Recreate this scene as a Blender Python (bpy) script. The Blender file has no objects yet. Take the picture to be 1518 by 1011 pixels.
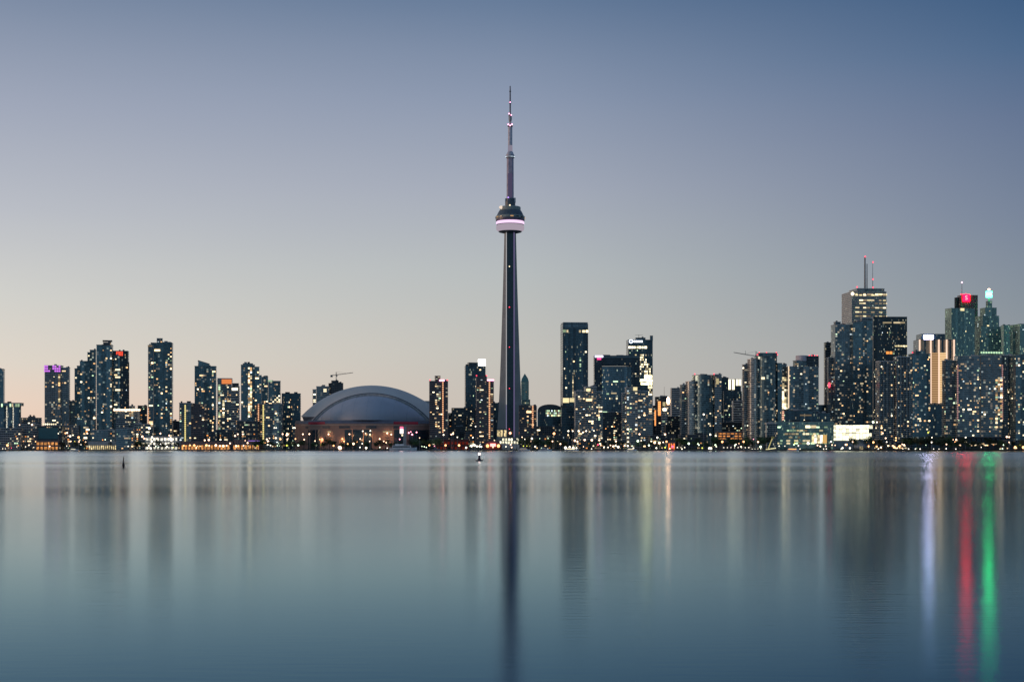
import bpy, bmesh, math, random
from math import radians as R, sin, cos, pi, sqrt, atan2, hypot
from mathutils import Vector
random.seed(11)
S = bpy.context.scene
COL = S.collection

# ------------------------------------------------------------------ camera
CH, F, HY, CX = 4.5, 2308.0, 663.0, 759.0       # eye height, focal length in photo pixels, horizon row, centre column
cam = bpy.data.cameras.new('camera'); camo = bpy.data.objects.new('camera', cam); COL.objects.link(camo)
camo.location = (0, 0, CH); camo.rotation_euler = (pi/2, 0, 0)
cam.sensor_width = 36; cam.lens = 36*F/1518
cam.shift_y = (HY-505.5)/1518
cam.clip_start = 0.5; cam.clip_end = 60000
S.camera = camo
S.view_settings.view_transform = 'Standard'; S.view_settings.look = 'None'
S.view_settings.gamma = 1; S.view_settings.exposure = 0; S.view_settings.use_curve_mapping = False
S.cycles.use_denoising = True
S.cycles.max_bounces = 6; S.cycles.glossy_bounces = 3; S.cycles.diffuse_bounces = 2
S.cycles.sample_clamp_indirect = 12
S.cycles.use_light_tree = True

# ------------------------------------------------------------------ dusk sky
def lin(c):
    return tuple(((v/255)/12.92 if v/255 <= .04045 else ((v/255+.055)/1.055)**2.4) for v in c) + (1,)
W = bpy.data.worlds.new('World'); S.world = W; W.use_nodes = True
nt = W.node_tree; nt.nodes.clear(); N = nt.nodes.new; L = nt.links.new
def M(op, a, b=None, clamp=False):
    n = N('ShaderNodeMath'); n.operation = op; n.use_clamp = clamp
    for i, v in enumerate((a, b)):
        if v is None: continue
        if isinstance(v, (int, float)): n.inputs[i].default_value = v
        else: L(v, n.inputs[i])
    return n.outputs[0]
def step(v, a, b):
    n = N('ShaderNodeMapRange'); n.interpolation_type = 'SMOOTHSTEP'; n.inputs[1].default_value = a; n.inputs[2].default_value = b
    L(v, n.inputs[0]); return n.outputs[0]
def lramp(v, a, b):
    n = N('ShaderNodeMapRange'); n.inputs[1].default_value = a; n.inputs[2].default_value = b; n.clamp = True
    L(v, n.inputs[0]); return n.outputs[0]
def ramp(f, stops):
    n = N('ShaderNodeValToRGB'); cr = n.color_ramp
    while len(cr.elements) < len(stops): cr.elements.new(0.5)
    for e, (p, c) in zip(cr.elements, stops): e.position = p; e.color = c
    L(f, n.inputs[0]); return n.outputs[0]
def mix(f, a, b):
    n = N('ShaderNodeMix'); n.data_type = 'RGBA'; L(f, n.inputs[0]); L(a, n.inputs[6]); L(b, n.inputs[7]); return n.outputs[2]
tc = N('ShaderNodeTexCoord'); sx = N('ShaderNodeSeparateXYZ'); L(tc.outputs['Generated'], sx.inputs[0])
X, Yc, Z = sx.outputs
hl = M('SQRT', M('ADD', M('MULTIPLY', X, X), M('MULTIPLY', Yc, Yc)))
el = M('DIVIDE', Z, M('ADD', hl, .0001))
az = M('ARCTAN2', X, Yc)
wob = N('ShaderNodeTexNoise'); wob.inputs['Scale'].default_value = 2.2; wob.inputs['Detail'].default_value = 3
wm = N('ShaderNodeMapping'); wm.inputs['Scale'].default_value = (1, 1, 7); L(tc.outputs['Generated'], wm.inputs[0]); L(wm.outputs[0], wob.inputs['Vector'])
el2 = M('ADD', el, M('MULTIPLY', M('SUBTRACT', wob.outputs['Fac'], .5), .012))
elf = M('DIVIDE', el2, 0.6, True)                      # ramp position 1 = tan(elevation) 0.6
def st(y): return max(0, (HY-y)/F/0.6)
Lr = ramp(elf, [(0, lin((242, 206, 180))), (st(605), lin((238, 213, 194))), (st(540), lin((225, 216, 204))), (st(450), lin((210, 210, 206))),
                (st(330), lin((187, 191, 200))), (st(180), lin((160, 168, 187))), (st(0), lin((118, 135, 162))), (.75, lin((100, 120, 152))), (1, lin((112, 132, 160)))])
Cr = ramp(elf, [(0, lin((203, 190, 180))), (st(600), lin((200, 193, 184))), (st(520), lin((196, 195, 189))), (st(400), lin((183, 189, 191))),
                (st(280), lin((165, 172, 187))), (st(150), lin((139, 152, 176))), (st(0), lin((101, 123, 154))), (.75, lin((84, 106, 142))), (1, lin((100, 122, 154)))])
Rr = ramp(elf, [(0, lin((154, 157, 160))), (st(560), lin((150, 156, 160))), (st(450), lin((133, 145, 157))), (st(330), lin((118, 132, 155))),
                (st(200), lin((99, 117, 148))), (st(100), lin((75, 104, 140))), (st(0), lin((53, 88, 128))), (.75, lin((58, 86, 128))), (1, lin((86, 108, 144)))])
Wr = ramp(elf, [(0, (1.25, .72, .42, 1)), (.12, (1.0, .72, .52, 1)), (.45, (.62, .6, .6, 1)), (1, (.25, .33, .45, 1))])
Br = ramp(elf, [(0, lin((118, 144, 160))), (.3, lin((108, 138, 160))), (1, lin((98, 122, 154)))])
c = mix(lramp(az, -.335, 0), Lr, Cr)
c = mix(lramp(az, 0, .325), c, Rr)
c = mix(step(az, -.38, -1.2), c, Wr)
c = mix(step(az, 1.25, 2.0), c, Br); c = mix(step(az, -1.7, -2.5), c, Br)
sky = N('ShaderNodeTexSky'); sky.sky_type = 'NISHITA'; sky.sun_disc = False
sky.sun_elevation = R(1.0); sky.sun_rotation = R(-70); sky.air_density = 1.2; sky.dust_density = 1.5
b1 = N('ShaderNodeBackground'); L(c, b1.inputs[0]); b1.inputs[1].default_value = 0.97
b2 = N('ShaderNodeBackground'); L(sky.outputs[0], b2.inputs[0]); b2.inputs[1].default_value = 0.012
ad = N('ShaderNodeAddShader'); L(b1.outputs[0], ad.inputs[0]); L(b2.outputs[0], ad.inputs[1])
wo = N('ShaderNodeOutputWorld'); L(ad.outputs[0], wo.inputs[0])

sun = bpy.data.lights.new('afterglow', 'SUN'); sun.energy = 0.75; sun.angle = R(14); sun.color = (1, .62, .4)
suno = bpy.data.objects.new('afterglow', sun); COL.objects.link(suno)
suno.rotation_euler = Vector((.97, .2, -.065)).to_track_quat('-Z', 'Y').to_euler()

# ------------------------------------------------------------------ materials
def newmat(name):
    m = bpy.data.materials.new(name); m.use_nodes = True
    t = m.node_tree; t.nodes.clear()
    return m, t
def node(t, kind, **kw):
    n = t.nodes.new(kind)
    for k, v in kw.items():
        if k in n.inputs: n.inputs[k].default_value = v
        else: setattr(n, k, v)
    return n
def solid(name, col, rough=.7, metal=0., var=.25, scale=.25, spec=.5):
    m, t = newmat(name)
    o = node(t, 'ShaderNodeOutputMaterial'); p = node(t, 'ShaderNodeBsdfPrincipled', Roughness=rough, Metallic=metal)
    p.inputs['Specular IOR Level'].default_value = spec
    tcn = node(t, 'ShaderNodeTexCoord'); nz = node(t, 'ShaderNodeTexNoise', Scale=scale, Detail=5.)
    t.links.new(tcn.outputs['Object'], nz.inputs['Vector'])
    r = node(t, 'ShaderNodeValToRGB')
    r.color_ramp.elements[0].color = tuple(v*(1-var) for v in col)+(1,); r.color_ramp.elements[0].position = .3
    r.color_ramp.elements[1].color = tuple(min(1, v*(1+var)) for v in col)+(1,); r.color_ramp.elements[1].position = .7
    t.links.new(nz.outputs['Fac'], r.inputs[0]); t.links.new(r.outputs[0], p.inputs['Base Color'])
    t.links.new(p.outputs[0], o.inputs[0])
    return m
def glow(name, col, s, sampled=False, vary=0.):
    m, t = newmat(name)
    o = node(t, 'ShaderNodeOutputMaterial'); e = node(t, 'ShaderNodeEmission'); e.inputs[0].default_value = tuple(col)+(1,); e.inputs[1].default_value = s
    if vary:
        oi = node(t, 'ShaderNodeObjectInfo'); mr = node(t, 'ShaderNodeMapRange')
        pw = node(t, 'ShaderNodeMath', operation='POWER'); pw.inputs[1].default_value = 2.2
        t.links.new(oi.outputs['Random'], pw.inputs[0]); t.links.new(pw.outputs[0], mr.inputs[0])
        mr.inputs[3].default_value = s*(1-vary); mr.inputs[4].default_value = s*(1+vary*1.4); t.links.new(mr.outputs[0], e.inputs[1])
    t.links.new(e.outputs[0], o.inputs[0])
    m.cycles.emission_sampling = 'AUTO' if sampled else 'NONE'
    return m
def stripes(name, cola, colb, s, period, duty=.5, axis=2, sampled=False):
    """lamps strung along an axis: lit and dark stretches in turn"""
    m, t = newmat(name)
    o = node(t, 'ShaderNodeOutputMaterial'); e = node(t, 'ShaderNodeEmission'); e.inputs[1].default_value = s
    tcn = node(t, 'ShaderNodeTexCoord'); sp = node(t, 'ShaderNodeSeparateXYZ'); t.links.new(tcn.outputs['Object'], sp.inputs[0])
    d = node(t, 'ShaderNodeMath', operation='DIVIDE'); d.inputs[1].default_value = period; t.links.new(sp.outputs[axis], d.inputs[0])
    f = node(t, 'ShaderNodeMath', operation='FRACT'); t.links.new(d.outputs[0], f.inputs[0])
    g = node(t, 'ShaderNodeMath', operation='LESS_THAN'); g.inputs[1].default_value = duty; t.links.new(f.outputs[0], g.inputs[0])
    mx = node(t, 'ShaderNodeMix', data_type='RGBA'); mx.inputs[6].default_value = tuple(colb)+(1,); mx.inputs[7].default_value = tuple(cola)+(1,)
    t.links.new(g.outputs[0], mx.inputs[0]); t.links.new(mx.outputs[2], e.inputs[0]); t.links.new(e.outputs[0], o.inputs[0])
    m.cycles.emission_sampling = 'AUTO' if sampled else 'NONE'
    return m
def glow_hall(name, col, s, sampled=True, bx=2.4, bz=2.2, mull=.1):
    """lit rooms behind glass: brightness changes from bay to bay, thin dark bars between"""
    m, t = newmat(name); K = t.links.new
    o = node(t, 'ShaderNodeOutputMaterial'); e = node(t, 'ShaderNodeEmission'); e.inputs[0].default_value = tuple(col)+(1,)
    tcn = node(t, 'ShaderNodeTexCoord'); sp = node(t, 'ShaderNodeSeparateXYZ'); K(tcn.outputs['Object'], sp.inputs[0])
    def mm(op, a, b):
        n = node(t, 'ShaderNodeMath', operation=op)
        for i, v in enumerate((a, b)):
            if isinstance(v, (int, float)): n.inputs[i].default_value = v
            else: K(v, n.inputs[i])
        return n.outputs[0]
    u, v = mm('DIVIDE', sp.outputs[0], bx), mm('DIVIDE', sp.outputs[2], bz)
    cb = node(t, 'ShaderNodeCombineXYZ'); K(mm('FLOOR', u, 0), cb.inputs[0]); K(mm('FLOOR', v, 0), cb.inputs[1])
    wn = node(t, 'ShaderNodeTexWhiteNoise'); K(cb.outputs[0], wn.inputs['Vector'])
    nz = node(t, 'ShaderNodeTexNoise', Scale=.07, Detail=2.); K(tcn.outputs['Object'], nz.inputs['Vector'])
    fr = mm('MULTIPLY', mm('GREATER_THAN', mm('FRACT', u, 0), mull), mm('GREATER_THAN', mm('FRACT', v, 0), mull))
    k = mm('MULTIPLY', mm('ADD', .3, mm('MULTIPLY', wn.outputs['Value'], .9)), mm('ADD', .1, mm('MULTIPLY', nz.outputs['Fac'], 1.7)))
    K(mm('MULTIPLY', mm('MULTIPLY', mm('ADD', .18, mm('MULTIPLY', fr, .82)), k), s), e.inputs[1])
    K(e.outputs[0], o.inputs[0]); m.cycles.emission_sampling = 'AUTO' if sampled else 'NONE'
    return m
def glazing(name, dark, light, frame, rough=.12, metal=.5, lit=.06, power=.35, warm=(1, .68, .36), cool=(.75, .95, .8), mull=.1):
    """window cells in UV units (one unit = one bay by one storey): tint varies by pane, a few panes dimly lit from inside"""
    m, t = newmat(name); K = t.links.new
    o = node(t, 'ShaderNodeOutputMaterial'); p = node(t, 'ShaderNodeBsdfPrincipled')
    uv = node(t, 'ShaderNodeTexCoord'); sp = node(t, 'ShaderNodeSeparateXYZ'); K(uv.outputs['UV'], sp.inputs[0])
    def mm(op, a, b=None):
        n = node(t, 'ShaderNodeMath', operation=op)
        for i, v in enumerate((a, b)):
            if v is None: continue
            if isinstance(v, (int, float)): n.inputs[i].default_value = v
            else: K(v, n.inputs[i])
        return n.outputs[0]
    oi = node(t, 'ShaderNodeObjectInfo')
    cb = node(t, 'ShaderNodeCombineXYZ'); K(mm('FLOOR', sp.outputs[0]), cb.inputs[0]); K(mm('FLOOR', sp.outputs[1]), cb.inputs[1])
    K(mm('FLOOR', mm('MULTIPLY', oi.outputs['Random'], 977.)), cb.inputs[2])
    wn = node(t, 'ShaderNodeTexWhiteNoise'); K(cb.outputs[0], wn.inputs['Vector'])
    ws = node(t, 'ShaderNodeSeparateColor'); K(wn.outputs['Color'], ws.inputs[0])
    cb2 = node(t, 'ShaderNodeCombineXYZ'); K(mm('FLOOR', mm('MULTIPLY', sp.outputs[0], .42)), cb2.inputs[0]); K(oi.outputs['Random'], cb2.inputs[1])
    w2 = node(t, 'ShaderNodeTexWhiteNoise'); K(cb2.outputs[0], w2.inputs['Vector'])
    mx = node(t, 'ShaderNodeMix', data_type='RGBA'); mx.inputs[6].default_value = tuple(v*.8 for v in dark)+(1,); mx.inputs[7].default_value = tuple(v*1.25 for v in light)+(1,)
    K(mm('ADD', mm('MULTIPLY', mm('POWER', ws.outputs[0], 1.6), .45), mm('MULTIPLY', mm('POWER', w2.outputs['Value'], 1.4), .6)), mx.inputs[0])
    fr = mm('LESS_THAN', mm('FRACT', sp.outputs[0]), mull)
    m2 = node(t, 'ShaderNodeMix', data_type='RGBA'); K(fr, m2.inputs[0]); K(mx.outputs[2], m2.inputs[6]); m2.inputs[7].default_value = tuple(frame)+(1,)
    K(m2.outputs[2], p.inputs['Base Color'])
    nf = mm('SUBTRACT', 1., fr)
    K(mm('MULTIPLY', nf, metal), p.inputs['Metallic'])
    K(mm('ADD', mm('MULTIPLY', fr, .5), mm('ADD', rough, mm('MULTIPLY', ws.outputs[0], .12))), p.inputs['Roughness'])
    on = mm('MULTIPLY', mm('GREATER_THAN', wn.outputs['Value'], 1-lit), nf)
    K(mm('MULTIPLY', mm('MULTIPLY', on, power), mm('ADD', .15, mm('POWER', ws.outputs[1], 3.))), p.inputs['Emission Strength'])
    ec = node(t, 'ShaderNodeMix', data_type='RGBA'); ec.inputs[6].default_value = tuple(warm)+(1,); ec.inputs[7].default_value = tuple(cool)+(1,)
    K(mm('POWER', ws.outputs[2], 1.5), ec.inputs[0]); K(ec.outputs[2], p.inputs['Emission Color'])
    K(p.outputs[0], o.inputs[0])
    m.cycles.emission_sampling = 'NONE'
    return m

G = {}                                  # style -> (glass, slab, bay width, storey height, slab depth, slab thickness)
def style(k, glass, slab, cw, fh, groove, st_): G[k] = (glass, slab, cw, fh, groove, st_)
slab_grey = solid('weathered_concrete', (.33, .36, .37), .8)
slab_pale = solid('pale_concrete', (.52, .53, .52), .75)
slab_dark = solid('dark_spandrel', (.05, .078, .1), .35)
slab_teal = solid('teal_spandrel', (.12, .18, .2), .35)
slab_brown = solid('brown_concrete', (.17, .125, .125), .8)
slab_stone = solid('pale_stone', (.5, .42, .36), .7)
slab_green = solid('green_grey_panel', (.24, .34, .32), .5)
roofing = solid('roof_membrane', (.1, .125, .14), .9)
metal_dark = solid('dark_painted_steel', (.03, .035, .04), .5, .3)
metal_grey = solid('grey_painted_steel', (.2, .22, .24), .5, .3)
white_paint = solid('white_paint', (.72, .74, .75), .45)
style('condo', glazing('condo_glass', (.03, .065, .085), (.17, .26, .3), (.12, .15, .16), lit=.10, power=.5), slab_grey, 3.3, 3.0, .55, .55)
style('condo_teal', glazing('teal_condo_glass', (.035, .075, .095), (.17, .28, .32), (.07, .12, .14), lit=.09, power=.5), slab_teal, 3.0, 3.0, .35, .5)
style('condo_pale', glazing('bay_window_glass', (.03, .055, .07), (.16, .2, .22), (.25, .27, .27), lit=.08, power=.45), slab_pale, 3.3, 3.0, .6, .7)
style('office', glazing('office_glass', (.025, .055, .08), (.07, .14, .175), (.03, .05, .06), lit=.05, power=.4, warm=(1, .85, .55), cool=(.8, 1, .75)), slab_dark, 1.7, 3.8, .12, .9)
style('black', glazing('black_tower_glass', (.012, .025, .036), (.035, .06, .08), (.01, .014, .018), lit=.07, power=.5, warm=(1, .85, .5)), slab_dark, 1.6, 3.8, .1, 1.2)
style('brown', glazing('brown_block_glass', (.02, .03, .04), (.06, .08, .1), (.1, .07, .065), lit=.09, power=.45), slab_brown, 3.4, 2.9, .3, 1.1)
style('slabby', glazing('ribbon_window_glass', (.02, .035, .05), (.06, .09, .1), (.1, .12, .13), lit=.05, power=.5, warm=(1, .9, .6), cool=(.8, 1, .8)), slab_pale, 2.4, 3.6, .3, 1.7)
style('green', glazing('green_office_glass', (.1, .19, .18), (.24, .4, .37), (.1, .17, .16), lit=.10, power=.35, warm=(.85, 1, .55), cool=(.6, 1, .75)), slab_green, 1.8, 3.8, .1, 1.1)
style('mirror', glazing('mirror_condo_glass', (.16, .19, .2), (.42, .44, .43), (.2, .22, .22), rough=.2, metal=.85, lit=.05, power=.35), solid('pale_bay_slab', (.72, .64, .56), .4, .2), 3.3, 3.1, .45, .8)
style('mass', glazing('small_window_glass', (.02, .03, .04), (.05, .075, .09), (.09, .11, .12), lit=.13, power=.55, mull=.45), slab_grey, 3.0, 3.2, .2, 1.3)
style('darkmass', glazing('dim_window_glass', (.012, .02, .03), (.03, .05, .065), (.04, .055, .065), lit=.12, power=.5, mull=.35), solid('dark_concrete', (.085, .1, .115), .8), 3.0, 3.2, .2, 1.2)
style('bluegrey', glazing('blue_grey_glass', (.08, .14, .18), (.17, .27, .33), (.12, .18, .22), lit=.06, power=.4, warm=(1, .85, .55), cool=(.8, 1, .75)), slab_teal, 1.7, 3.8, .1, .8)
style('fins', glazing('finned_glass', (.02, .04, .055), (.07, .11, .13), (.2, .22, .22), lit=.08, power=.5), solid('grey_fin_panel', (.5, .53, .54), .7), 3.0, 2.9, .06, .5)

E = {
 'warm': glow('warm_window_light', (1, .57, .25), 1.15, vary=.75), 'warmb': glow('bright_warm_window_light', (1, .67, .35), 3.0, vary=.5),
 'pale': glow('pale_window_light', (1, .8, .48), 1.25, vary=.75), 'paleb': glow('bright_pale_window_light', (1, .84, .54), 2.6, vary=.5),
 'green': glow('fluorescent_window_light', (.72, 1, .62), .95, vary=.7), 'cool': glow('cool_window_light', (.8, .95, 1), 1.1, vary=.7),
 'orange': glow('orange_window_light', (1, .36, .08), 1.8, vary=.5), 'dimw': glow('dim_window_light', (1, .74, .46), .34, vary=.6),
 'yellow': glow('yellow_window_light', (1, .83, .45), 1.2, vary=.6),
}
PAL = {'home': ['warm', 'warm', 'pale', 'pale', 'dimw', 'dimw', 'dimw', 'warmb', 'paleb', 'cool', 'green', 'warm'], 'office': ['pale', 'green', 'green', 'yellow', 'dimw', 'cool', 'paleb'],
       'gold': ['yellow', 'paleb', 'pale', 'paleb'], 'low': ['warm', 'warmb', 'pale', 'orange', 'green', 'dimw', 'paleb'], 'greenish': ['green', 'green', 'yellow', 'dimw', 'cool']}

# ------------------------------------------------------------------ mesh helpers
def wx(x, Y): return (x-CX)*Y/F
def wz(y, Y): return CH+(HY-y)*Y/F
GZ = 1.3                                                     # ground level above the lake
def shore(px): return 2200-300*px/1518
def mesh_obj(name, verts, faces, mats, idx=None, uvs=None, parent=None, loc=(0, 0, 0), rz=0, smooth=False):
    me = bpy.data.meshes.new(name); me.from_pydata(verts, [], faces)
    for m in (mats if isinstance(mats, (list, tuple)) else [mats]): me.materials.append(m)
    if idx: me.polygons.foreach_set('material_index', idx)
    if uvs:
        ul = me.uv_layers.new(name='uv'); ul.data.foreach_set('uv', [c for uv in uvs for c in uv])
    if smooth: me.polygons.foreach_set('use_smooth', [True]*len(me.polygons))
    me.update()
    o = bpy.data.objects.new(name, me); COL.objects.link(o); o.location = loc; o.rotation_euler = (0, 0, rz)
    if parent: o.parent = parent
    return o
class MB:
    def __init__(s): s.v = []; s.f = []; s.i = []
    def box(s, x0, x1, y0, y1, z0, z1, mi=0):
        b = len(s.v); s.v += [(x0, y0, z0), (x1, y0, z0), (x1, y1, z0), (x0, y1, z0), (x0, y0, z1), (x1, y0, z1), (x1, y1, z1), (x0, y1, z1)]
        s.f += [tuple(b+k for k in q) for q in ((0, 3, 2, 1), (4, 5, 6, 7), (0, 1, 5, 4), (1, 2, 6, 5), (2, 3, 7, 6), (3, 0, 4, 7))]; s.i += [mi]*6
        return s
    def bar(s, a, b, r, n=6, r2=None, mi=0):
        a, b = Vector(a), Vector(b); d = (b-a).normalized(); u = d.orthogonal().normalized(); w = d.cross(u); r2 = r if r2 is None else r2
        k = len(s.v)
        for p, rr in ((a, r), (b, r2)):
            for j in range(n): s.v.append(tuple(p+u*rr*cos(2*pi*j/n)+w*rr*sin(2*pi*j/n)))
        for j in range(n): s.f.append((k+j, k+(j+1) % n, k+n+(j+1) % n, k+n+j)); s.i.append(mi)
        s.f.append(tuple(k+n-1-j for j in range(n))); s.f.append(tuple(k+n+j for j in range(n))); s.i += [mi, mi]
        return s
    def lathe(s, prof, n=32, cx=0, cy=0, mi=0, cap=True):
        k = len(s.v); m = len(prof)
        for r, z in prof:
            for j in range(n): s.v.append((cx+r*cos(2*pi*j/n), cy+r*sin(2*pi*j/n), z))
        for i in range(m-1):
            for j in range(n): s.f.append((k+i*n+j, k+i*n+(j+1) % n, k+(i+1)*n+(j+1) % n, k+(i+1)*n+j)); s.i.append(mi)
        if cap:
            s.f.append(tuple(k+n-1-j for j in range(n))); s.f.append(tuple(k+(m-1)*n+j for j in range(n))); s.i += [mi, mi]
        return s
    def loft(s, rings, mi=0, cap=True):
        k = len(s.v); n = len(rings[0])
        for r in rings: s.v += [tuple(p) for p in r]
        for i in range(len(rings)-1):
            for j in range(n): s.f.append((k+i*n+j, k+i*n+(j+1) % n, k+(i+1)*n+(j+1) % n, k+(i+1)*n+j)); s.i.append(mi)
        if cap:
            s.f.append(tuple(k+n-1-j for j in range(n))); s.f.append(tuple(k+(len(rings)-1)*n+j for j in range(n))); s.i += [mi, mi]
        return s
    def grid(s, P, mi=0):
        k = len(s.v); a, b = len(P), len(P[0])
        for r in P: s.v += [tuple(p) for p in r]
        for i in range(a-1):
            for j in range(b-1): s.f.append((k+i*b+j, k+i*b+j+1, k+(i+1)*b+j+1, k+(i+1)*b+j)); s.i.append(mi)
        return s
    def build(s, name, mats, parent=None, loc=(0, 0, 0), rz=0, smooth=False):
        return mesh_obj(name, s.v, s.f, mats, s.i, None, parent, loc, rz, smooth)
def tag(o, label, cat=None, group=None, kind=None):
    if label: o['label'] = label
    if cat: o['category'] = cat
    if group: o['group'] = group
    if kind: o['kind'] = kind
    return o
def empty(name, loc, label, cat, group=None):
    o = bpy.data.objects.new(name, None); COL.objects.link(o); o.location = loc
    return tag(o, label, cat, group)

# ------------------------------------------------------------------ lake and land
def water_mat():
    m, t = newmat('lake_water'); K = t.links.new
    o = node(t, 'ShaderNodeOutputMaterial'); gl = node(t, 'ShaderNodeBsdfGlossy', distribution='BECKMANN'); pass
    df = node(t, 'ShaderNodeBsdfDiffuse'); df.inputs[0].default_value = (.004, .04, .075, 1)
    fr = node(t, 'ShaderNodeFresnel'); fr.inputs['IOR'].default_value = 1.12
    g = node(t, 'ShaderNodeNewGeometry'); mp = node(t, 'ShaderNodeMapping'); mp.inputs['Scale'].default_value = (.0035, .012, 1); mp.inputs['Location'].default_value = (3.3, 7.9, 0); K(g.outputs['Position'], mp.inputs[0])
    nz = node(t, 'ShaderNodeTexNoise', Scale=1., Detail=1.5); K(mp.outputs[0], nz.inputs['Vector'])
    mr = node(t, 'ShaderNodeMapRange'); mr.inputs[1].default_value = .35; mr.inputs[2].default_value = .7; mr.inputs[3].default_value = .125; mr.inputs[4].default_value = .165
    K(nz.outputs['Fac'], mr.inputs[0])
    sy_ = node(t, 'ShaderNodeSeparateXYZ'); K(g.outputs['Position'], sy_.inputs[0])
    far = node(t, 'ShaderNodeMapRange'); far.inputs[1].default_value = 120; far.inputs[2].default_value = 900; far.inputs[3].default_value = 0; far.inputs[4].default_value = .11; K(sy_.outputs[1], far.inputs[0])
    sm = node(t, 'ShaderNodeMath', operation='ADD'); K(mr.outputs[0], sm.inputs[0]); K(far.outputs[0], sm.inputs[1]); K(sm.outputs[0], gl.inputs['Roughness'])
    m2 = node(t, 'ShaderNodeMapping'); m2.inputs['Scale'].default_value = (.55, 2.6, 1); K(g.outputs['Position'], m2.inputs[0])
    n2 = node(t, 'ShaderNodeTexNoise', Scale=1., Detail=3.); K(m2.outputs[0], n2.inputs['Vector'])
    bp = node(t, 'ShaderNodeBump', Strength=.6, Distance=.02)
    bf = node(t, 'ShaderNodeMapRange'); bf.inputs[1].default_value = 40; bf.inputs[2].default_value = 320; bf.inputs[3].default_value = .3; bf.inputs[4].default_value = 0; K(sy_.outputs[1], bf.inputs[0]); K(bf.outputs[0], bp.inputs['Strength']); K(n2.outputs['Fac'], bp.inputs['Height']); K(bp.outputs[0], gl.inputs['Normal'])
    tr = node(t, 'ShaderNodeValToRGB'); e_ = tr.color_ramp.elements; e_[0].position = .2; e_[0].color = (.37, .74, .97, 1); e_[1].position = .8; e_[1].color = (.86, .95, 1, 1); q_ = tr.color_ramp.elements.new(.47); q_.color = (.63, .9, 1, 1)
    K(fr.outputs[0], tr.inputs[0]); K(tr.outputs[0], gl.inputs['Color'])
    mx = node(t, 'ShaderNodeMixShader'); K(fr.outputs[0], mx.inputs[0]); K(df.outputs[0], mx.inputs[1]); K(gl.outputs[0], mx.inputs[2]); K(mx.outputs[0], o.inputs[0])
    return m
wtr = mesh_obj('water', [(-9000, -600, 0), (9000, -600, 0), (9000, 2600, 0), (-9000, 2600, 0)], [(0, 1, 2, 3)], water_mat())
tag(wtr, 'calm grey blue lake water with long smooth reflections', kind='structure')
mb = MB(); ring = []
gx = [-9000]+list(range(-900, 901, 60))+[9000]
sy = [shore(CX+x*F/2100)+random.uniform(-3, 3) for x in gx]
sy[0] = sy[1]; sy[-1] = sy[-2]
mb.grid([[(x, y, -2.) for x, y in zip(gx, sy)], [(x, y+.3, GZ) for x, y in zip(gx, sy)], [(x, y+700, GZ+.02) for x, y in zip(gx, sy)], [(x, 30000, GZ+.02) for x in gx]])
for q in range(len(mb.f)): mb.i[q] = 0 if q >= len(gx)-1 else 1
tag(mb.build('ground', [solid('dark_city_ground', (.05, .055, .055), .9, scale=.02), solid('quay_wall_concrete', (.07, .08, .085), .85)]), 'dark flat shore ground behind the concrete quay edge', kind='structure')
# promenade and lawn sheets
def strip(name, x0, x1, a, b, z, m, label):
    xs = [x0+(x1-x0)*i/24 for i in range(25)]
    o = MB().grid([[(wx(x, shore(x)+a), shore(x)+a, z) for x in xs], [(wx(x, shore(x)+b), shore(x)+b, z) for x in xs]]).build(name, m)
    return tag(o, label, kind='structure')
strip('promenade', -60, 1580, 4, 22, GZ+.05, solid('promenade_paving', (.13, .13, .125), .8), 'paved lakeside promenade along the quay edge')
strip('lawn', 370, 520, 23, 60, GZ+.06, solid('lawn_grass', (.035, .09, .03), .9, scale=.4), 'floodlit green lawn by the stadium quay')
strip('road', -60, 1580, 62, 80, GZ+.07, solid('asphalt', (.05, .05, .05), .85), 'lakeshore road running behind the quay')

# ------------------------------------------------------------------ building kit
def inset(foot, g):
    hx = max(abs(p[0]) for p in foot); hy = max(abs(p[1]) for p in foot)
    return [(x*(1-g/hx), y*(1-g/hy)) for x, y in foot]
def foot_rect(w, d): return [(-w/2, -d/2), (w/2, -d/2), (w/2, d/2), (-w/2, d/2)]
def foot_bow(w, d, b, n=12):
    return [(-w/2+w*i/n, -d/2+b-b*sin(pi*i/n)**.8) for i in range(n+1)]+[(w/2, d/2), (-w/2, d/2)]
def foot_cyl(w, d, n=20): return [(w/2*cos(2*pi*i/n-pi/2), d/2*sin(2*pi*i/n-pi/2)) for i in range(n)]
def foot_ribs(w, d, n, rd=1.6, rw=.35):
    f = []
    for i in range(n):
        a = -w/2+w*i/n; q = w/n
        f += [(a, -d/2), (a+q*rw, -d/2), (a+q*rw, -d/2+rd), (a+q*.999, -d/2+rd)]
    f += [(w/2, -d/2+rd), (w/2, d/2), (-w/2, d/2)]
    return f
def foot_bays(w, d, n, rd=2.2):
    f = []
    for i in range(n):
        a = -w/2+w*i/n; q = w/n
        f += [(a, -d/2+rd), (a+q*.22, -d/2), (a+q*.78, -d/2), (a+q*.98, -d/2+rd)]
    f += [(w/2, -d/2+rd), (w/2, d/2), (-w/2, d/2)]
    return f
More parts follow.
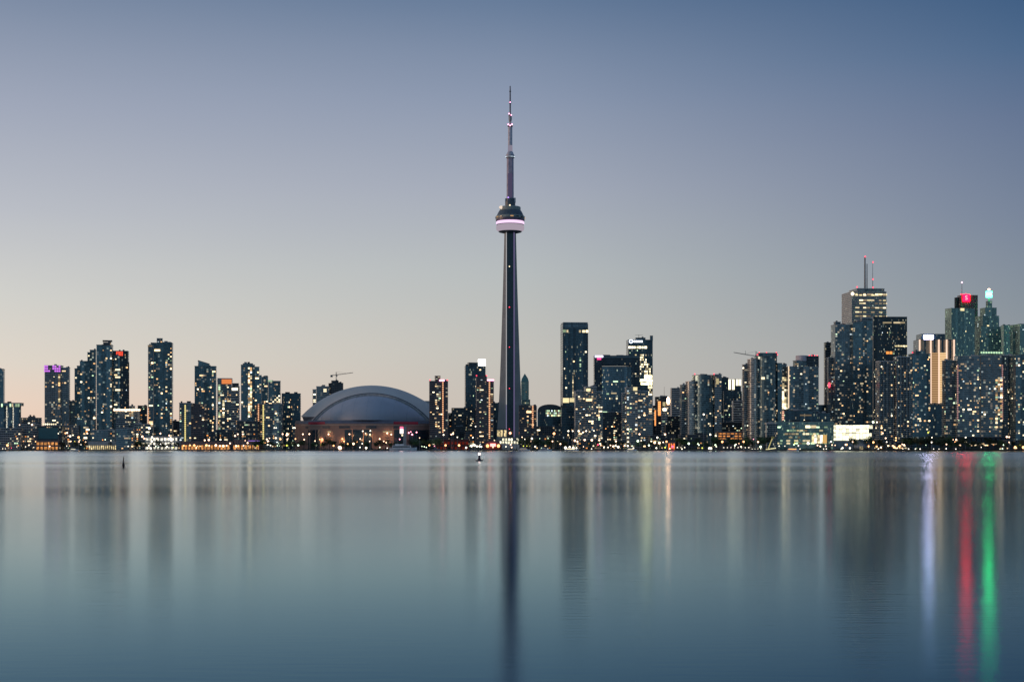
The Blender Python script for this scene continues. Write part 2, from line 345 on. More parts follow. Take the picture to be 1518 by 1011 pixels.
def prism(name, foot, h, sty, parent, loc, rz, slope=0.):
    """ONE connected skin: storeys as slab edge and recessed glass in turn, then a parapet and roof"""
    glass, slab, cw, fh, g, stk = G[sty]
    n = len(foot); inn = inset(foot, g)
    nf = max(1, int(round((h-1.2)/fh))); fh2 = max(1.5, (h-1.2)/nf); stk = min(stk, fh2*.6)
    rings = []; kind = []; vv = []
    for k in range(nf):
        z = k*fh2
        rings += [(foot, z), (foot, z+stk), (inn, z+stk+.001), (inn, z+fh2-.001)]
        kind += [1, 1, 0, 1]; vv += [k, k+.02, k+.03, k+.98]
    rings += [(foot, nf*fh2), (foot, h), (inn, h+.001)]; kind += [1, 1]; vv += [nf, nf+.3, nf+.31]
    rings.append((inn, h-.6)); kind.append(1); vv.append(nf+.2)
    hw = max(p[0] for p in foot)
    V = []; Fc = []; I = []; U = []
    per = [0]
    for j in range(n): per.append(per[-1]+hypot(foot[(j+1) % n][0]-foot[j][0], foot[(j+1) % n][1]-foot[j][1]))
    for f, z in rings:
        for x, y in f: V.append((x, y, z+(slope*(x/hw) if z > (nf-.5)*fh2 else 0)))
    for i in range(len(rings)-1):
        for j in range(n):
            a, b = i*n+j, i*n+(j+1) % n
            Fc.append((a, b, b+n, a+n)); I.append(0 if kind[i] == 0 else 1)
            U += [(per[j]/cw, vv[i]), (per[j+1]/cw, vv[i]), (per[j+1]/cw, vv[i+1]), (per[j]/cw, vv[i+1])]
    Fc.append(tuple((len(rings)-1)*n+j for j in range(n))); I.append(2); U += [(0, 0)]*n
    o = mesh_obj(name, V, Fc, [glass, slab, roofing], I, U, parent, loc, rz)
    return o, dict(foot=inn, cw=cw, fh=fh2, nf=nf, stk=stk, h=h)
_unit = {}
def unit_box(m):
    if m.name not in _unit:
        me = bpy.data.meshes.new('pane'); b = MB().box(-.5, .5, -.5, .5, -.5, .5); me.from_pydata(b.v, [], b.f); me.materials.append(m); _unit[m.name] = me
    return _unit[m.name]
_ball = {}
def ball(m, n=10):
    if m.name not in _ball:
        me = bpy.data.meshes.new('globe'); b = MB().lathe([(.05, -1)]+[(cos(a), sin(a)) for a in [(-70+28*i)*pi/180 for i in range(6)]]+[(.05, 1)], n); me.from_pydata(b.v, [], b.f); me.materials.append(m)
        me.polygons.foreach_set('use_smooth', [True]*len(me.polygons)); _ball[m.name] = me
    return _ball[m.name]
def put(name, me, parent, loc, scale=(1, 1, 1), rz=0):
    o = bpy.data.objects.new(name, me); COL.objects.link(o); o.parent = parent; o.location = loc; o.scale = scale; o.rotation_euler = (0, 0, rz); return o
def windows(blk, info, n, pal, rz, yaw, zlo=0., zhi=1., big=1.):
    """lit windows, each its own pane, on the storeys and bays that face the lake"""
    ft, cw, fh, nf = info['foot'], info['cw'], info['fh'], info['nf']
    ed = []
    for j in range(len(ft)):
        (x0, y0), (x1, y1) = ft[j], ft[(j+1) % len(ft)]
        l = hypot(x1-x0, y1-y0)
        if l < 2.2: continue
        nx, ny = (y1-y0)/l, -(x1-x0)/l
        wxn, wyn = nx*cos(rz)-ny*sin(rz), nx*sin(rz)+ny*cos(rz)
        fac = -(wxn*sin(yaw)+wyn*cos(yaw))
        if fac > .15: ed.append((x0, y0, (x1-x0)/l, (y1-y0)/l, l, nx, ny, l*fac))
    if not ed: return
    n = int(n*1.05+.5); used = set(); tot = sum(e[7] for e in ed)
    fav = {}
    for q in range(n*3):
        if n <= 0: break
        r = random.uniform(0, tot); ei = 0
        while r > ed[ei][7] and ei < len(ed)-1: r -= ed[ei][7]; ei += 1
        x0, y0, dx, dy, l, nx, ny, _ = ed[ei]
        nc = max(1, int(l/cw)); cwr = l/nc
        if random.random() < .45: ci = fav.setdefault(ei, [random.randrange(nc) for _ in range(max(1, nc//4))])[random.randrange(max(1, nc//4))]
        else: ci = random.randrange(nc)
        fi = random.randrange(int(nf*zlo), max(int(nf*zlo)+1, int(nf*zhi)))
        run = random.choice([1, 1, 1, 1, 2, 2, 3]) if cwr < 2.6 else random.choice([1, 1, 1, 2])
        run = min(run, nc-ci)
        if any((ei, ci+k, fi) in used for k in range(run)): continue
        for k in range(run): used.add((ei, ci+k, fi))
        e = random.choice(PAL[pal]); big_ = e in ('warmb', 'paleb', 'yellow') or random.random() < .2
        ww = cwr*run*.72 if big_ else cwr*random.uniform(.34, .66); hh = (fh-info['stk'])*(random.uniform(.7, .9) if big_ else random.uniform(.45, .75))
        c = (ci+run/2)*cwr
        o = put('lit_window', unit_box(E[e]), blk, (x0+dx*c+nx*.1, y0+dy*c+ny*.1, fi*fh+info['stk']+(fh-info['stk'])*.5), (ww*big, .16, hh*big), atan2(dy, dx))
        n -= 1
INFO = {}
def building(name, label, Y, sty, blocks, rot=14, k=.75, lit=24, pal='home', cat='building', group=None, clutter=True, beacons=0, base=None, zlo=.02, zhi=.98):
    """blocks: (part name, x0, x1, top row, options) measured on the photograph, at depth Y"""
    x0, x1 = blocks[0][1], blocks[0][2]
    root = empty(name, (wx((x0+x1)/2, Y), Y, GZ), label, cat, group)
    res = []
    areas = [(b[2]-b[1])*max(4, (b[4].get('bot', 655) if len(b) > 4 else 655)-b[3]) for b in blocks]
    for bi, b in enumerate(blocks):
        part, a0, a1, yt = b[:4]; op = b[4] if len(b) > 4 else {}
        r = R(op.get('rot', rot)); kk = op.get('k', k); YY = Y+op.get('dy', 0)
        Wd = (a1-a0)*YY/F; w = Wd/(cos(r)+kk*sin(abs(r))); d = max(4., w*kk)
        if op.get('d'): d = op['d']; w = (Wd-d*sin(abs(r)))/cos(r)
        zb = wz(op['bot'], YY) if 'bot' in op else GZ
        h = max(2., wz(yt, YY)-zb)
        shp = op.get('shape', 'rect')
        foot = {'rect': lambda: foot_rect(w, d), 'bow': lambda: foot_bow(w, d, min(d*.6, w*.35)), 'cyl': lambda: foot_cyl(w, d), 'ribs': lambda: foot_ribs(w, d, op.get('n', 6), op.get('rd', 1.6), op.get('rw', .35)),
                'bays': lambda: foot_bays(w, d, op.get('n', 4))}[shp]()
        cx = wx((a0+a1)/2, YY)
        loc = (cx-root.location.x, (YY-Y)+d*.5*cos(r), zb-GZ)
        o, info = prism(part, foot, h, op.get('sty', sty), root, loc, r, op.get('slope', 0.))
        info.update(w=w, d=d, r=r, cx=cx, Y=YY, zb=zb, obj=o); res.append(info)
        nl = op.get('lit', int(round(lit*areas[bi]/sum(areas))))
        windows(o, info, min(nl, 95), op.get('pal', pal), r, atan2(cx, YY), op.get('zlo', zlo), op.get('zhi', zhi))
        if clutter and op.get('top', True) and w > 8:
            for q in range(random.choice([1, 2, 2, 3])):
                uw = random.uniform(2, w*.25); ud = random.uniform(2, d*.3); ux = random.uniform(-w*.35, w*.35-0.); uy = random.uniform(-d*.3, d*.15); uh = random.uniform(.9, 2.4)
                MB().box(ux-uw/2, ux+uw/2, uy-ud/2, uy+ud/2, h-.62, h+uh+random.random()*.1).build('roof_unit', random.choice([metal_grey, metal_dark, slab_grey]), o)
    for q in range(beacons):
        i = res[0]; sxn = (-1, 1, 0)[q % 3]
        put('beacon', ball(RED), i['obj'], (sxn*i['w']*.46, -i['d']*.4, i['h']+1.2), (.9, .9, .9))
    return root, res
def front(i, x, y):
    """point on the front face of a block under photo column x, row y -> local x, z"""
    fx = ((x-CX)*i['Y']/F-i['cx'])/cos(i['r'])
    return fx, wz(y, i['Y'])-i['zb']
def panel(i, name, x0, x1, y0, y1, m, proud=.35, thick=.4, parent=None):
    a, zt = front(i, x0, y0); b, zb = front(i, x1, y1)
    a = max(a, -i['w']/2+.05); b = min(b, i['w']/2-.05)
    yy = -i['d']/2
    return MB().box(a, b, yy-proud, yy-proud+thick, zb, zt).build(name, m, i['obj'])
def pane_field(i, x0, x1, y0, y1, p, pal, big=1., cap=95):
    """a stretch of storeys where most windows are lit"""
    a, zt = front(i, x0, y0); b, zb = front(i, x1, y1); a = max(a, -i['w']/2+.3); b = min(b, i['w']/2-.3)
    cw, fh = max(i['cw'], 2.2), i['fh']; n = 0
    for f in range(int(zb/fh), int(zt/fh)+1):
        c = a+cw/2
        while c < b and n < cap:
            if random.random() < p:
                put('lit_window', unit_box(E[random.choice(PAL[pal])]), i['obj'], (c, -i['d']/2-.02+.15, f*fh+i['stk']+(fh-i['stk'])*.5), (cw*.85*big, .5, (fh-i['stk'])*.95*big)); n += 1
            c += cw
RED = glow('red_beacon_light', (1, .05, .09), 3.2, True)
PINK = glow('pink_beacon_light', (1, .35, .55), 5, True)
WHITE = glow('white_sign_light', (1, .97, .9), 3.0, True)
STRING_O = stripes('orange_bulb_string', (1, .55, .3), (.25, .07, .03), 1.3, 3.1)
STRING_Y = stripes('yellow_bulb_string', (1, .85, .35), (.4, .28, .06), 1.15, 3.0, .6)
def string(i, x, y0, y1, m, wd=1.3):
    a, zt = front(i, x, y0); _, zb = front(i, x, y1); yy = -i['d']/2
    return MB().box(a-wd/2, a+wd/2, yy-.75, yy-.05, zb, zt).build('light_string', m, i['obj'])

# ------------------------------------------------------------------ the skyline, from the west end to the east end
B = building
# -- west end
B('apartment_tower', 'dark slim tower cut by the left edge of the view', 2350, 'condo_teal', [('tower_body', -32, 4.5, 546.5)], lit=16)
r, s = B('grain_silo', 'old grain silos with floodlit rim at the far left of the shore', 2300, 'bluegrey', [('silo_bin', -14, 10, 598, {'shape': 'cyl', 'rot': 0, 'k': 1, 'lit': 0, 'top': False}), ('silo_bin', 6, 19.5, 599, {'shape': 'cyl', 'rot': 0, 'k': 1, 'lit': 0, 'top': False}), ('silo_bin', 15.5, 29, 598.6, {'shape': 'cyl', 'rot': 0, 'k': 1, 'lit': 0, 'top': False}), ('head_house', -14, 31, 597, {'bot': 601.5, 'rot': 0, 'k': .3, 'lit': 0, 'dy': -3})], cat='silo')
for x in (3, 15.5, 18.5, 24, 26, 28): panel(s[3], 'flood_light', x-1.0, x+1.0, 598.5, 603, E['green'] if x != 18.5 else E['pale'], .8)
B('office_block', 'low wide block between the silos and the purple topped tower', 2420, 'mass', [('tower_body', 27, 60, 619), ('roof_house', 40, 52, 617, {'dy': 3, 'lit': 0})], lit=10, pal='low')
r, s = B('apartment_tower', 'slab tower whose top storeys glow purple', 2360, 'condo_pale', [('tower_body', 64, 90.5, 541.5, {'rot': 6}), ('side_wing', 89.5, 102.5, 544.8, {'dy': 4, 'rot': 6}), ('rear_wing', 95, 111, 594, {'dy': 25})], lit=40)
PURP = glow('purple_window_light', (.72, .2, .95), 1.1)
for yy in (543, 546.5, 550):
    for q in range(8):
        if random.random() < .72: put('lit_window', unit_box(PURP), s[0]['obj'], (front(s[0], 66+q*3, yy)[0], -s[0]['d']/2-.1, front(s[0], 66, yy)[1]), (2.4, .8, 2.3))
for yy in range(556, 602, 3):
    if random.random() < .8: put('lit_window', unit_box(E[random.choice(['warm', 'yellow', 'dimw'])]), s[0]['obj'], (front(s[0], 86.5, yy)[0], -s[0]['d']/2-.1, front(s[0], 86, yy)[1]), (2.6, .6, 2.2))
B('apartment_tower', 'stepped tower at the left shoulder of the tallest western cluster', 2380, 'condo_teal', [('tower_body', 117, 130, 535, {'rot': 8}), ('side_wing', 113, 119, 542, {'dy': -3}), ('side_wing', 109.5, 114.5, 546, {'dy': -6}), ('side_wing', 126, 134, 540, {'dy': 5})], lit=34)
r, s = B('apartment_tower', 'tallest stepped tower of the western cluster with an open roof frame', 2330, 'condo_teal', [('tower_body', 140.5, 166, 511, {'rot': 9}), ('side_wing', 132, 142, 518.5, {'dy': -4, 'rot': 9}), ('side_wing', 128.6, 133.5, 522, {'dy': -8}), ('roof_house', 151, 164.5, 507.5, {'bot': 512, 'lit': 0, 'sty': 'brown'}), ('roof_frame', 150, 166, 505, {'bot': 506.3, 'lit': 0, 'sty': 'brown', 'top': False})], lit=62)
r, s = B('apartment_tower', 'dark tower with a red glowing rooftop sign', 2345, 'black', [('tower_body', 165.2, 189.5, 520, {'rot': 9}), ('side_wing', 187, 191.4, 537, {'dy': 6}), ('front_bay', 166.5, 178, 527, {'dy': -6, 'sty': 'condo_teal'})], lit=30)
panel(s[0], 'roof_sign', 171, 181, 521, 527.5, stripes('red_sign_light', (1, .1, .05), (.25, .02, .02), 1.3, 2.0, .6, 0), 1.2, .6)
for yy in (547, 558, 577): panel(s[2], 'lit_floor', 170, 177, yy, yy+2.2, E['pale'], .5)
r, s = B('restaurant_block', 'mid height block crowned by a bright restaurant roof line', 2290, 'mass', [('tower_body', 176, 204, 607.5, {'rot': 5}), ('front_wing', 169, 190, 620, {'dy': -10, 'lit': 6}), ('roof_house', 190, 200, 601.5, {'bot': 606, 'lit': 0})], lit=26)
LB = stripes('bright_roof_line_lamps', (1, .8, .6), (.8, .45, .25), 3.2, 3.5, .6, 0, True)
MB().box(-22, 17, -.6, .6, 0, 2.6).build('roof_lamp_line', LB, s[0]['obj'], (0, -s[0]['d']/2-1.5, s[0]['h']-1.5))
pane_field(s[0], 184.5, 196, 611, 626, .75, 'home')
B('office_block', 'dark low block tucked beside the restaurant topped block', 2420, 'darkmass', [('tower_body', 202, 218, 601)], lit=10, pal='low')
r, s = B('apartment_tower', 'tall lone tower standing well left of the domed stadium', 2310, 'condo_teal', [('tower_body', 225, 255, 508, {'rot': 8}), ('side_wing', 217.8, 228, 511.5, {'dy': -4, 'rot': 12, 'sty': 'condo'}), ('roof_house', 231, 241, 501.3, {'bot': 509, 'sty': 'mass', 'lit': 2, 'top': False}), ('roof_house', 240, 254.4, 507.3, {'bot': 510, 'lit': 0}), ('roof_house', 222.5, 229, 507.8, {'bot': 512, 'lit': 0})], lit=80)
panel(s[0], 'lit_floor', 228, 236, 518, 520.8, E['warmb'], .9); panel(s[1], 'lit_floor', 218, 225, 512, 514, E['dimw'], .9)
string(s[1], 219.3, 604, 636, STRING_O)
# -- between the lone tower and the stadium
r, s = B('apartment_block', 'lower grey block edged by a string of yellow lamps, under the sloping roof tower', 2270, 'condo', [('tower_body', 264, 284, 597, {'rot': 6}), ('rear_wing', 276, 283, 594.5, {'dy': 12, 'lit': 0})], lit=18)
string(s[0], 273.8, 600, 656, STRING_Y, 1.7)
B('apartment_block', 'reddish brown brick block in front of the sloping roof tower', 2240, 'brown', [('tower_body', 281, 303, 599, {'rot': 8}), ('side_wing', 301, 308, 608, {'dy': 4})], lit=14)
r, s = B('apartment_tower', 'dark tower with a sloping roof house and warm windows', 2390, 'condo_teal', [('tower_body', 285, 320, 542.5, {'rot': 9}), ('roof_house', 291, 310.5, 536.5, {'bot': 545, 'slope': -2.6, 'lit': 0, 'top': False})], lit=58)
B('apartment_block', 'black shadowed podium block at the foot of the sloping roof tower', 2230, 'darkmass', [('tower_body', 303, 322, 640)], lit=6, pal='low')
r, s = B('apartment_tower', 'tower crowned by a glowing orange rectangle', 2400, 'condo_pale', [('tower_body', 320.5, 343.3, 563, {'rot': 5}), ('roof_house', 320.8, 343.2, 560.5, {'bot': 565, 'lit': 0, 'top': False, 'dy': 2, 'rot': 5})], lit=44, pal='home')
panel(s[0], 'roof_screen', 328, 342.6, 562.2, 569, glow('orange_screen_light', (1, .3, .09), .8, True), .8, .5)
pane_field(s[0], 323, 326, 572, 640, .6, 'greenish')
pane_field(s[0], 329, 333, 596, 640, .6, 'gold')
r, s = B('apartment_tower', 'narrow pale slab beside the orange crowned tower', 2370, 'slabby', [('tower_body', 341.5, 354.5, 572.5, {'rot': 4}), ('roof_house', 343, 354, 568, {'bot': 574, 'lit': 0, 'top': False, 'sty': 'darkmass'})], lit=16)
panel(s[0], 'lit_floor', 343.5, 352, 575, 578.5, E['paleb'], .6)
r, s = B('apartment_tower', 'tall dark tower with one bright vertical window strip', 2330, 'condo_teal', [('tower_body', 355, 377.5, 540.5, {'rot': 8}), ('side_wing', 376, 384.5, 543.5, {'dy': 6}), ('side_wing', 383, 388, 556, {'dy': 9}), ('roof_house', 358, 375, 538.5, {'bot': 542, 'lit': 0})], lit=60)
pane_field(s[0], 366.5, 371, 545, 617, .85, 'home', 1., 60)
r, s = B('apartment_tower', 'squat tower with green lit roof lamps beside the bright strip tower', 2380, 'condo_teal', [('tower_body', 396, 415.6, 564.5, {'rot': 6}), ('side_wing', 386, 397.5, 558.5, {'dy': 5}), ('roof_house', 391, 397, 556.8, {'bot': 560, 'lit': 0, 'dy': 6})], lit=40)
panel(s[0], 'lit_floor', 396.5, 403, 563.5, 566, E['green'], .9); pane_field(s[0], 406, 415, 590, 600, .6, 'gold')
r, s = B('apartment_block', 'front block edged by a tall yellow lamp string near the stadium', 2250, 'condo', [('tower_body', 388.5, 418, 598, {'rot': 3}), ('side_wing', 379, 390, 599, {'dy': 3, 'sty': 'brown', 'rot': 3})], lit=30)
string(s[0], 389.9, 600, 657, STRING_Y, 1.8); string(s[1], 383, 599, 624, STRING_O, 1.6)
B('office_block', 'plain dark slab just left of the stadium roof', 2420, 'office', [('tower_body', 415.5, 445.3, 583, {'rot': 6})], lit=46, pal='home')
B('apartment_tower', 'half built tower left of the crane, behind the stadium roof', 2560, 'condo_pale', [('tower_body', 467, 488.5, 572.5, {'rot': 7}), ('side_wing', 462.5, 469, 577, {'dy': -4})], lit=26, pal='gold')
B('apartment_tower', 'unfinished dark tower carrying a crane behind the stadium', 2600, 'darkmass', [('tower_body', 489, 508.5, 567.5, {'rot': 4, 'lit': 12}), ('upper_storeys', 490, 502, 564, {'bot': 569, 'lit': 0}), ('side_wing', 486.5, 491, 568, {'dy': 4, 'lit': 2})], lit=14)
# -- between stadium and tower
r, s = B('apartment_tower', 'brown tower with a red bulb string at the right end of the stadium', 2260, 'brown', [('tower_body', 635, 664.3, 564.5, {'rot': 4}), ('roof_house', 644, 653, 557, {'bot': 566, 'lit': 0, 'top': False})], lit=26, beacons=2)
string(s[0], 655.8, 564, 641, STRING_O, 1.7); pane_field(s[0], 646, 652.5, 574, 640, .33, 'home'); panel(s[0], 'lit_floor', 650.5, 658, 562.8, 565, PINK, 1.2)
r, s = B('office_tower', 'grey slab tower with a white glowing box on its roof', 2520, 'office', [('tower_body', 688, 719.8, 542.3, {'rot': 5}), ('roof_house', 692.5, 709, 537.3, {'bot': 544, 'lit': 0, 'top': False}), ('roof_house', 690, 694, 540, {'bot': 544, 'lit': 0})], lit=14)
MB().box(-5.9, 5.9, -5, 5, 0, 11).build('glowing_sign_box', WHITE, s[0]['obj'], (front(s[0], 713.6, 542)[0], -s[0]['d']/2+5, s[0]['h']-.3))
r, s = B('apartment_tower', 'brown tower with a red bulb string close left of the spire tower', 2255, 'brown', [('tower_body', 705, 722, 558, {'rot': 3, 'k': 1}), ('side_wing', 720.5, 732.2, 564.5, {'dy': 2, 'rot': 3, 'k': 1.2})], lit=40, beacons=2)
string(s[1], 725.2, 563, 650, STRING_O, 1.9); panel(s[1], 'lit_floor', 722, 732, 562.6, 564.4, PINK, 1.2)
B('office_block', 'low dark block behind the gap between two bulb string towers', 2440, 'darkmass', [('tower_body', 668, 706, 604.5, {'rot': 4}), ('side_wing', 664, 670, 612, {'dy': 8}), ('front_wing', 690, 712, 616, {'dy': -12})], lit=38, pal='low')
B('office_block', 'dark sliver of a block directly left of the spire tower shaft', 2500, 'office', [('tower_body', 728, 745, 597)], lit=8)
r, s = B('office_tower', 'small tower with a pointed glass roof just right of the spire tower', 2750, 'green', [('tower_body', 772, 784, 566, {'rot': 4, 'k': 1}), ('lower_body', 771, 786, 592, {'dy': -8})], lit=6, clutter=False)
i = s[0]; q = i['w']/2
MB().loft([[(-q, -q, 0), (q, -q, 0), (q, q, 0), (-q, q, 0)], [(-q*.8, -q*.8, 6), (q*.8, -q*.8, 6), (q*.8, q*.8, 6), (-q*.8, q*.8, 6)], [(-.2, -.2, 15), (.2, -.2, 15), (.2, .2, 15), (-.2, .2, 15)]]).build('pointed_roof', solid('green_roof_glass', (.1, .22, .2), .25, .5), i['obj'], (0, 0, i['h']-.2))
r, s = B('apartment_block', 'block with a red bulb string just right of the spire tower foot', 2280, 'brown', [('tower_body', 769, 788, 600.5, {'rot': 3}), ('side_wing', 786, 796, 601.5, {'dy': 3})], lit=22)
string(s[1], 788.9, 601, 634, STRING_O, 1.7); panel(s[0], 'lit_floor', 780, 787.5, 609, 612.2, E['warmb'], .9)
r, s = B('arena_block', 'low arched roof hall between the spire tower and the black office tower', 2500, 'office', [('tower_body', 797, 834, 610, {'rot': 0, 'k': .5})], lit=14, pal='greenish', clutter=False)
i = s[0]; n = 14
MB().loft([[(i['w']/2*cos(pi*j/n), yy, 12*sin(pi*j/n)**.7) for j in range(n+1)] for yy in (-i['d']/2+.2, i['d']/2)]).build('arched_roof', slab_dark, i['obj'], (0, 0, i['h']-.4))
pane_field(i, 809, 831, 611, 615, .9, 'greenish')
B('office_block', 'pale blue low annex in front of the arched roof hall', 2330, 'darkmass', [('tower_body', 792, 836, 632, {'rot': 0, 'k': .4})], lit=5, pal='low')
# -- right of the spire tower
r, s = B('office_tower', 'tall black slab tower right of the spire tower', 2450, 'office', [('tower_body', 831.6, 872, 480, {'rot': 5, 'k': .8}), ('crown', 832.2, 871.4, 477.8, {'bot': 486, 'sty': 'bluegrey', 'top': False, 'lit': 0, 'rot': 5, 'k': .8})], lit=16, pal='home', beacons=2)
for a, b in ((833, 837.5), (838.5, 841), (857, 860), (862, 866), (867, 871)): panel(s[0], 'lit_floor', a, b, 488.5+random.random(), 493, E['pale'] if a != 833 else E['green'], .5)
panel(s[0], 'lit_floor', 833, 842, 590, 597, E['yellow'], .6); panel(s[0], 'lit_floor', 843, 850, 590, 596, E['yellow'], .6)
for yy in range(558, 590, 3): put('lit_window', unit_box(E['pale']), s[0]['obj'], (front(s[0], 848, yy)[0], -s[0]['d']/2-.15, front(s[0], 848, yy)[1]), (1.6, .4, 2.0))
for yy in range(528, 560, 3):
    if random.random() < .75: put('lit_window', unit_box(E['green']), s[0]['obj'], (front(s[0], 859, yy)[0], -s[0]['d']/2-.15, front(s[0], 859, yy)[1]), (2.2, .4, 2.0))
B('office_block', 'dark podium at the foot of the tall black slab tower', 2330, 'office', [('tower_body', 832, 854, 604, {'rot': 2})], lit=10)
r, s = B('apartment_tower', 'balcony tower with a winged roof below the portal framed building', 2240, 'condo_pale', [('tower_body', 866, 885, 573, {'rot': 4, 'k': 1}), ('side_wing', 851.5, 868, 579.5, {'dy': 4, 'rot': 4}), ('side_wing', 882, 894, 580, {'dy': 5, 'rot': 4})], lit=80)
for a, b in ((861, 872), (884, 874)):
    f0, z0 = front(s[0], a, 569.5); f1, z1 = front(s[0], b, 573.2)
    MB().bar((f0, -s[0]['d']/2+2, z0), (f1, -s[0]['d']/2+2, z1), .8, 4).build('roof_wing', metal_grey, s[0]['obj'])
panel(s[0], 'lit_floor', 868.5, 874.5, 576, 580, E['yellow'], .8); panel(s[0], 'lit_floor', 868, 877, 591, 594.5, E['warmb'], .9)
# portal framed building
r, s = B('office_tower', 'broad portal framed building with a dark border and lighter middle', 2480, 'black', [('frame_leg', 881, 892.5, 541, {'rot': 0, 'k': 2.2, 'top': False}), ('frame_leg', 936, 948.3, 541, {'rot': 0, 'k': 2.2, 'top': False, 'lit': 3}), ('frame_beam', 881, 948.3, 527, {'bot': 541.2, 'rot': 0, 'k': .4, 'lit': 0}), ('middle_body', 892, 936.5, 543, {'rot': 0, 'k': .4, 'dy': 5, 'sty': 'bluegrey', 'top': False, 'lit': 26})], lit=8, pal='office')
mid = s[3]
for yy, a, b in ((564.6, 898, 902), (564.6, 909, 916), (564.6, 920, 926), (582, 906, 914), (610, 893, 900), (618, 900, 920), (622, 911, 921)): panel(mid, 'lit_floor', a, b, yy, yy+1.8, E['green'] if a % 2 else E['pale'], .4)
panel(s[2], 'top_trim', 881.5, 948, 528, 530.5, slab_teal, .5)
panel(s[2], 'roof_sign', 882, 894, 527.2, 529.8, glow('lavender_sign_light', (.75, .7, 1), 3.5, True), 1.3, .6); panel(s[2], 'roof_sign', 885, 891, 530.2, 533.5, glow('crimson_sign_light', (1, .06, .25), 1.6, True), 1.3, .6)
# tower with ring sign
r, s = B('office_tower', 'dark tower with a ring shaped white sign and bright lower floors', 2560, 'office', [('tower_body', 930, 967.8, 503.5, {'rot': 3, 'k': .7}), ('roof_fin', 963.5, 968, 497.5, {'bot': 505, 'lit': 0, 'rot': 3, 'top': False}), ('roof_house', 942, 957, 500.5, {'bot': 504, 'lit': 0, 'rot': 3})], lit=14, pal='office')
i = s[0]
fx, fz = front(i, 934.6, 506.2); me = MB(); n = 20
me.loft([[(fx+rr*cos(2*pi*j/n), yy, fz+rr*sin(2*pi*j/n)) for j in range(n)] for rr, yy in ((3.1, 0), (3.1, -.5), (2.0, -.5), (2.0, 0))], cap=False)
SGN = glow('cool_white_sign_light', (.78, .86, 1), 3.2, True)
me.build('sign_ring', SGN, i['obj'], (0, -i['d']/2-.15, 0))
for a in (938.5, 941.3, 944.1, 946.9, 949.7): panel(i, 'sign_letter', a, a+2.1, 504.8, 507.6, SGN, .6)
for a in (931, 935, 938.7, 943, 946.5, 950.5, 954.5): panel(i, 'lit_floor', a, a+random.uniform(2.6, 3.8), 513.4, 516.6, E['paleb'], .6)
pane_field(i, 948, 957.5, 527, 556, .62, 'gold', .85, 70); pane_field(i, 958, 966, 540, 570, .4, 'gold', 1., 30)
OFB = glow_hall('bright_office_floor_light', (1, .9, .52), 6, True, 3.2, 4.2, .12)
panel(i, 'lit_floor', 954.5, 966.5, 556, 561, OFB, .6); panel(i, 'lit_floor', 948, 966.8, 562, 565.8, OFB, .6); panel(i, 'lit_floor', 949, 966.5, 567.5, 570.5, OFB, .6)
panel(i, 'lit_floor', 960, 966.5, 572.5, 576, E['paleb'], .6); pane_field(i, 960, 966.5, 577, 591, .6, 'gold', 1., 24); panel(i, 'lit_floor', 948, 966, 583.5, 586, E['pale'], .6)
MB().bar((0, 0, 0), (0, 0, 9), .3, 5).bar((-6, 0, 8.4), (7, 0, 8.6), .25, 4).build('roof_mast', metal_dark, i['obj'], (-1, 0, i['h']))
r, s = B('apartment_tower', 'balcony tower below the ring sign tower, twin of the winged one', 2240, 'condo_pale', [('tower_body', 927, 946, 574, {'rot': 4, 'k': 1}), ('side_wing', 921.5, 930, 582, {'dy': 4, 'rot': 4}), ('side_wing', 944, 962, 579, {'dy': 4, 'rot': 4}), ('side_wing', 960, 968, 586, {'dy': 7, 'rot': 4})], lit=80)
panel(s[0], 'lit_floor', 938, 944, 573.8, 579, E['yellow'], .9)
B('office_block', 'shadowed block between the two balcony towers', 2340, 'darkmass', [('tower_body', 890, 925, 611, {'rot': 0, 'k': .4})], lit=34, pal='low')
r, s = B('office_block', 'dark block with glowing orange window slots right of the ring sign tower', 2400, 'darkmass', [('tower_body', 972, 993, 588, {'rot': 3}), ('side_wing', 967, 974, 601, {'dy': 6})], lit=8)
SLOT = glow('orange_slot_light', (1, .36, .1), 1.5, True)
panel(s[0], 'lit_slot', 975, 979, 595, 616, stripes('orange_slot_floors', (1, .42, .14), (.55, .16, .04), 1.5, 3, .7), .5); panel(s[1], 'lit_slot', 969.8, 971.3, 608, 631, SLOT, .5); panel(s[0], 'lit_slot', 982, 986, 596, 602, E['yellow'], .5)
MB().bar((0, 0, 0), (0, 0, 16), .35, 5, .15).build('roof_mast', metal_grey, s[0]['obj'], (3, 0, s[0]['h']))
r, s = B('heating_plant', 'pale pylon block with flaming orange top lamps', 2330, 'slabby', [('tower_body', 981, 989.5, 605, {'rot': 0}), ('side_wing', 988, 994, 592, {'dy': 3, 'rot': 0})], lit=8, pal='low', clutter=False)
put('flare_lamp', ball(glow('orange_flare_light', (1, .55, .3), 16, True)), s[1]['obj'], (-.5, -s[1]['d']/2-1, s[1]['h']-2), (2.4, 1.2, 5.5)); put('roof_lamp', ball(E['paleb']), s[0]['obj'], (0, -s[0]['d']/2-1, s[0]['h']-2), (3.2, 1.2, 2.6))
B('office_tower', 'pale grey slab tower behind the orange slot block', 2650, 'slabby', [('tower_body', 994.5, 1008.5, 575, {'rot': 5})], lit=4)
B('office_block', 'black low block at the foot of the pale grey slab tower', 2330, 'darkmass', [('tower_body', 989, 1010, 617, {'rot': 4}), ('front_wing', 985, 996, 630, {'dy': -9})], lit=10, pal='greenish')
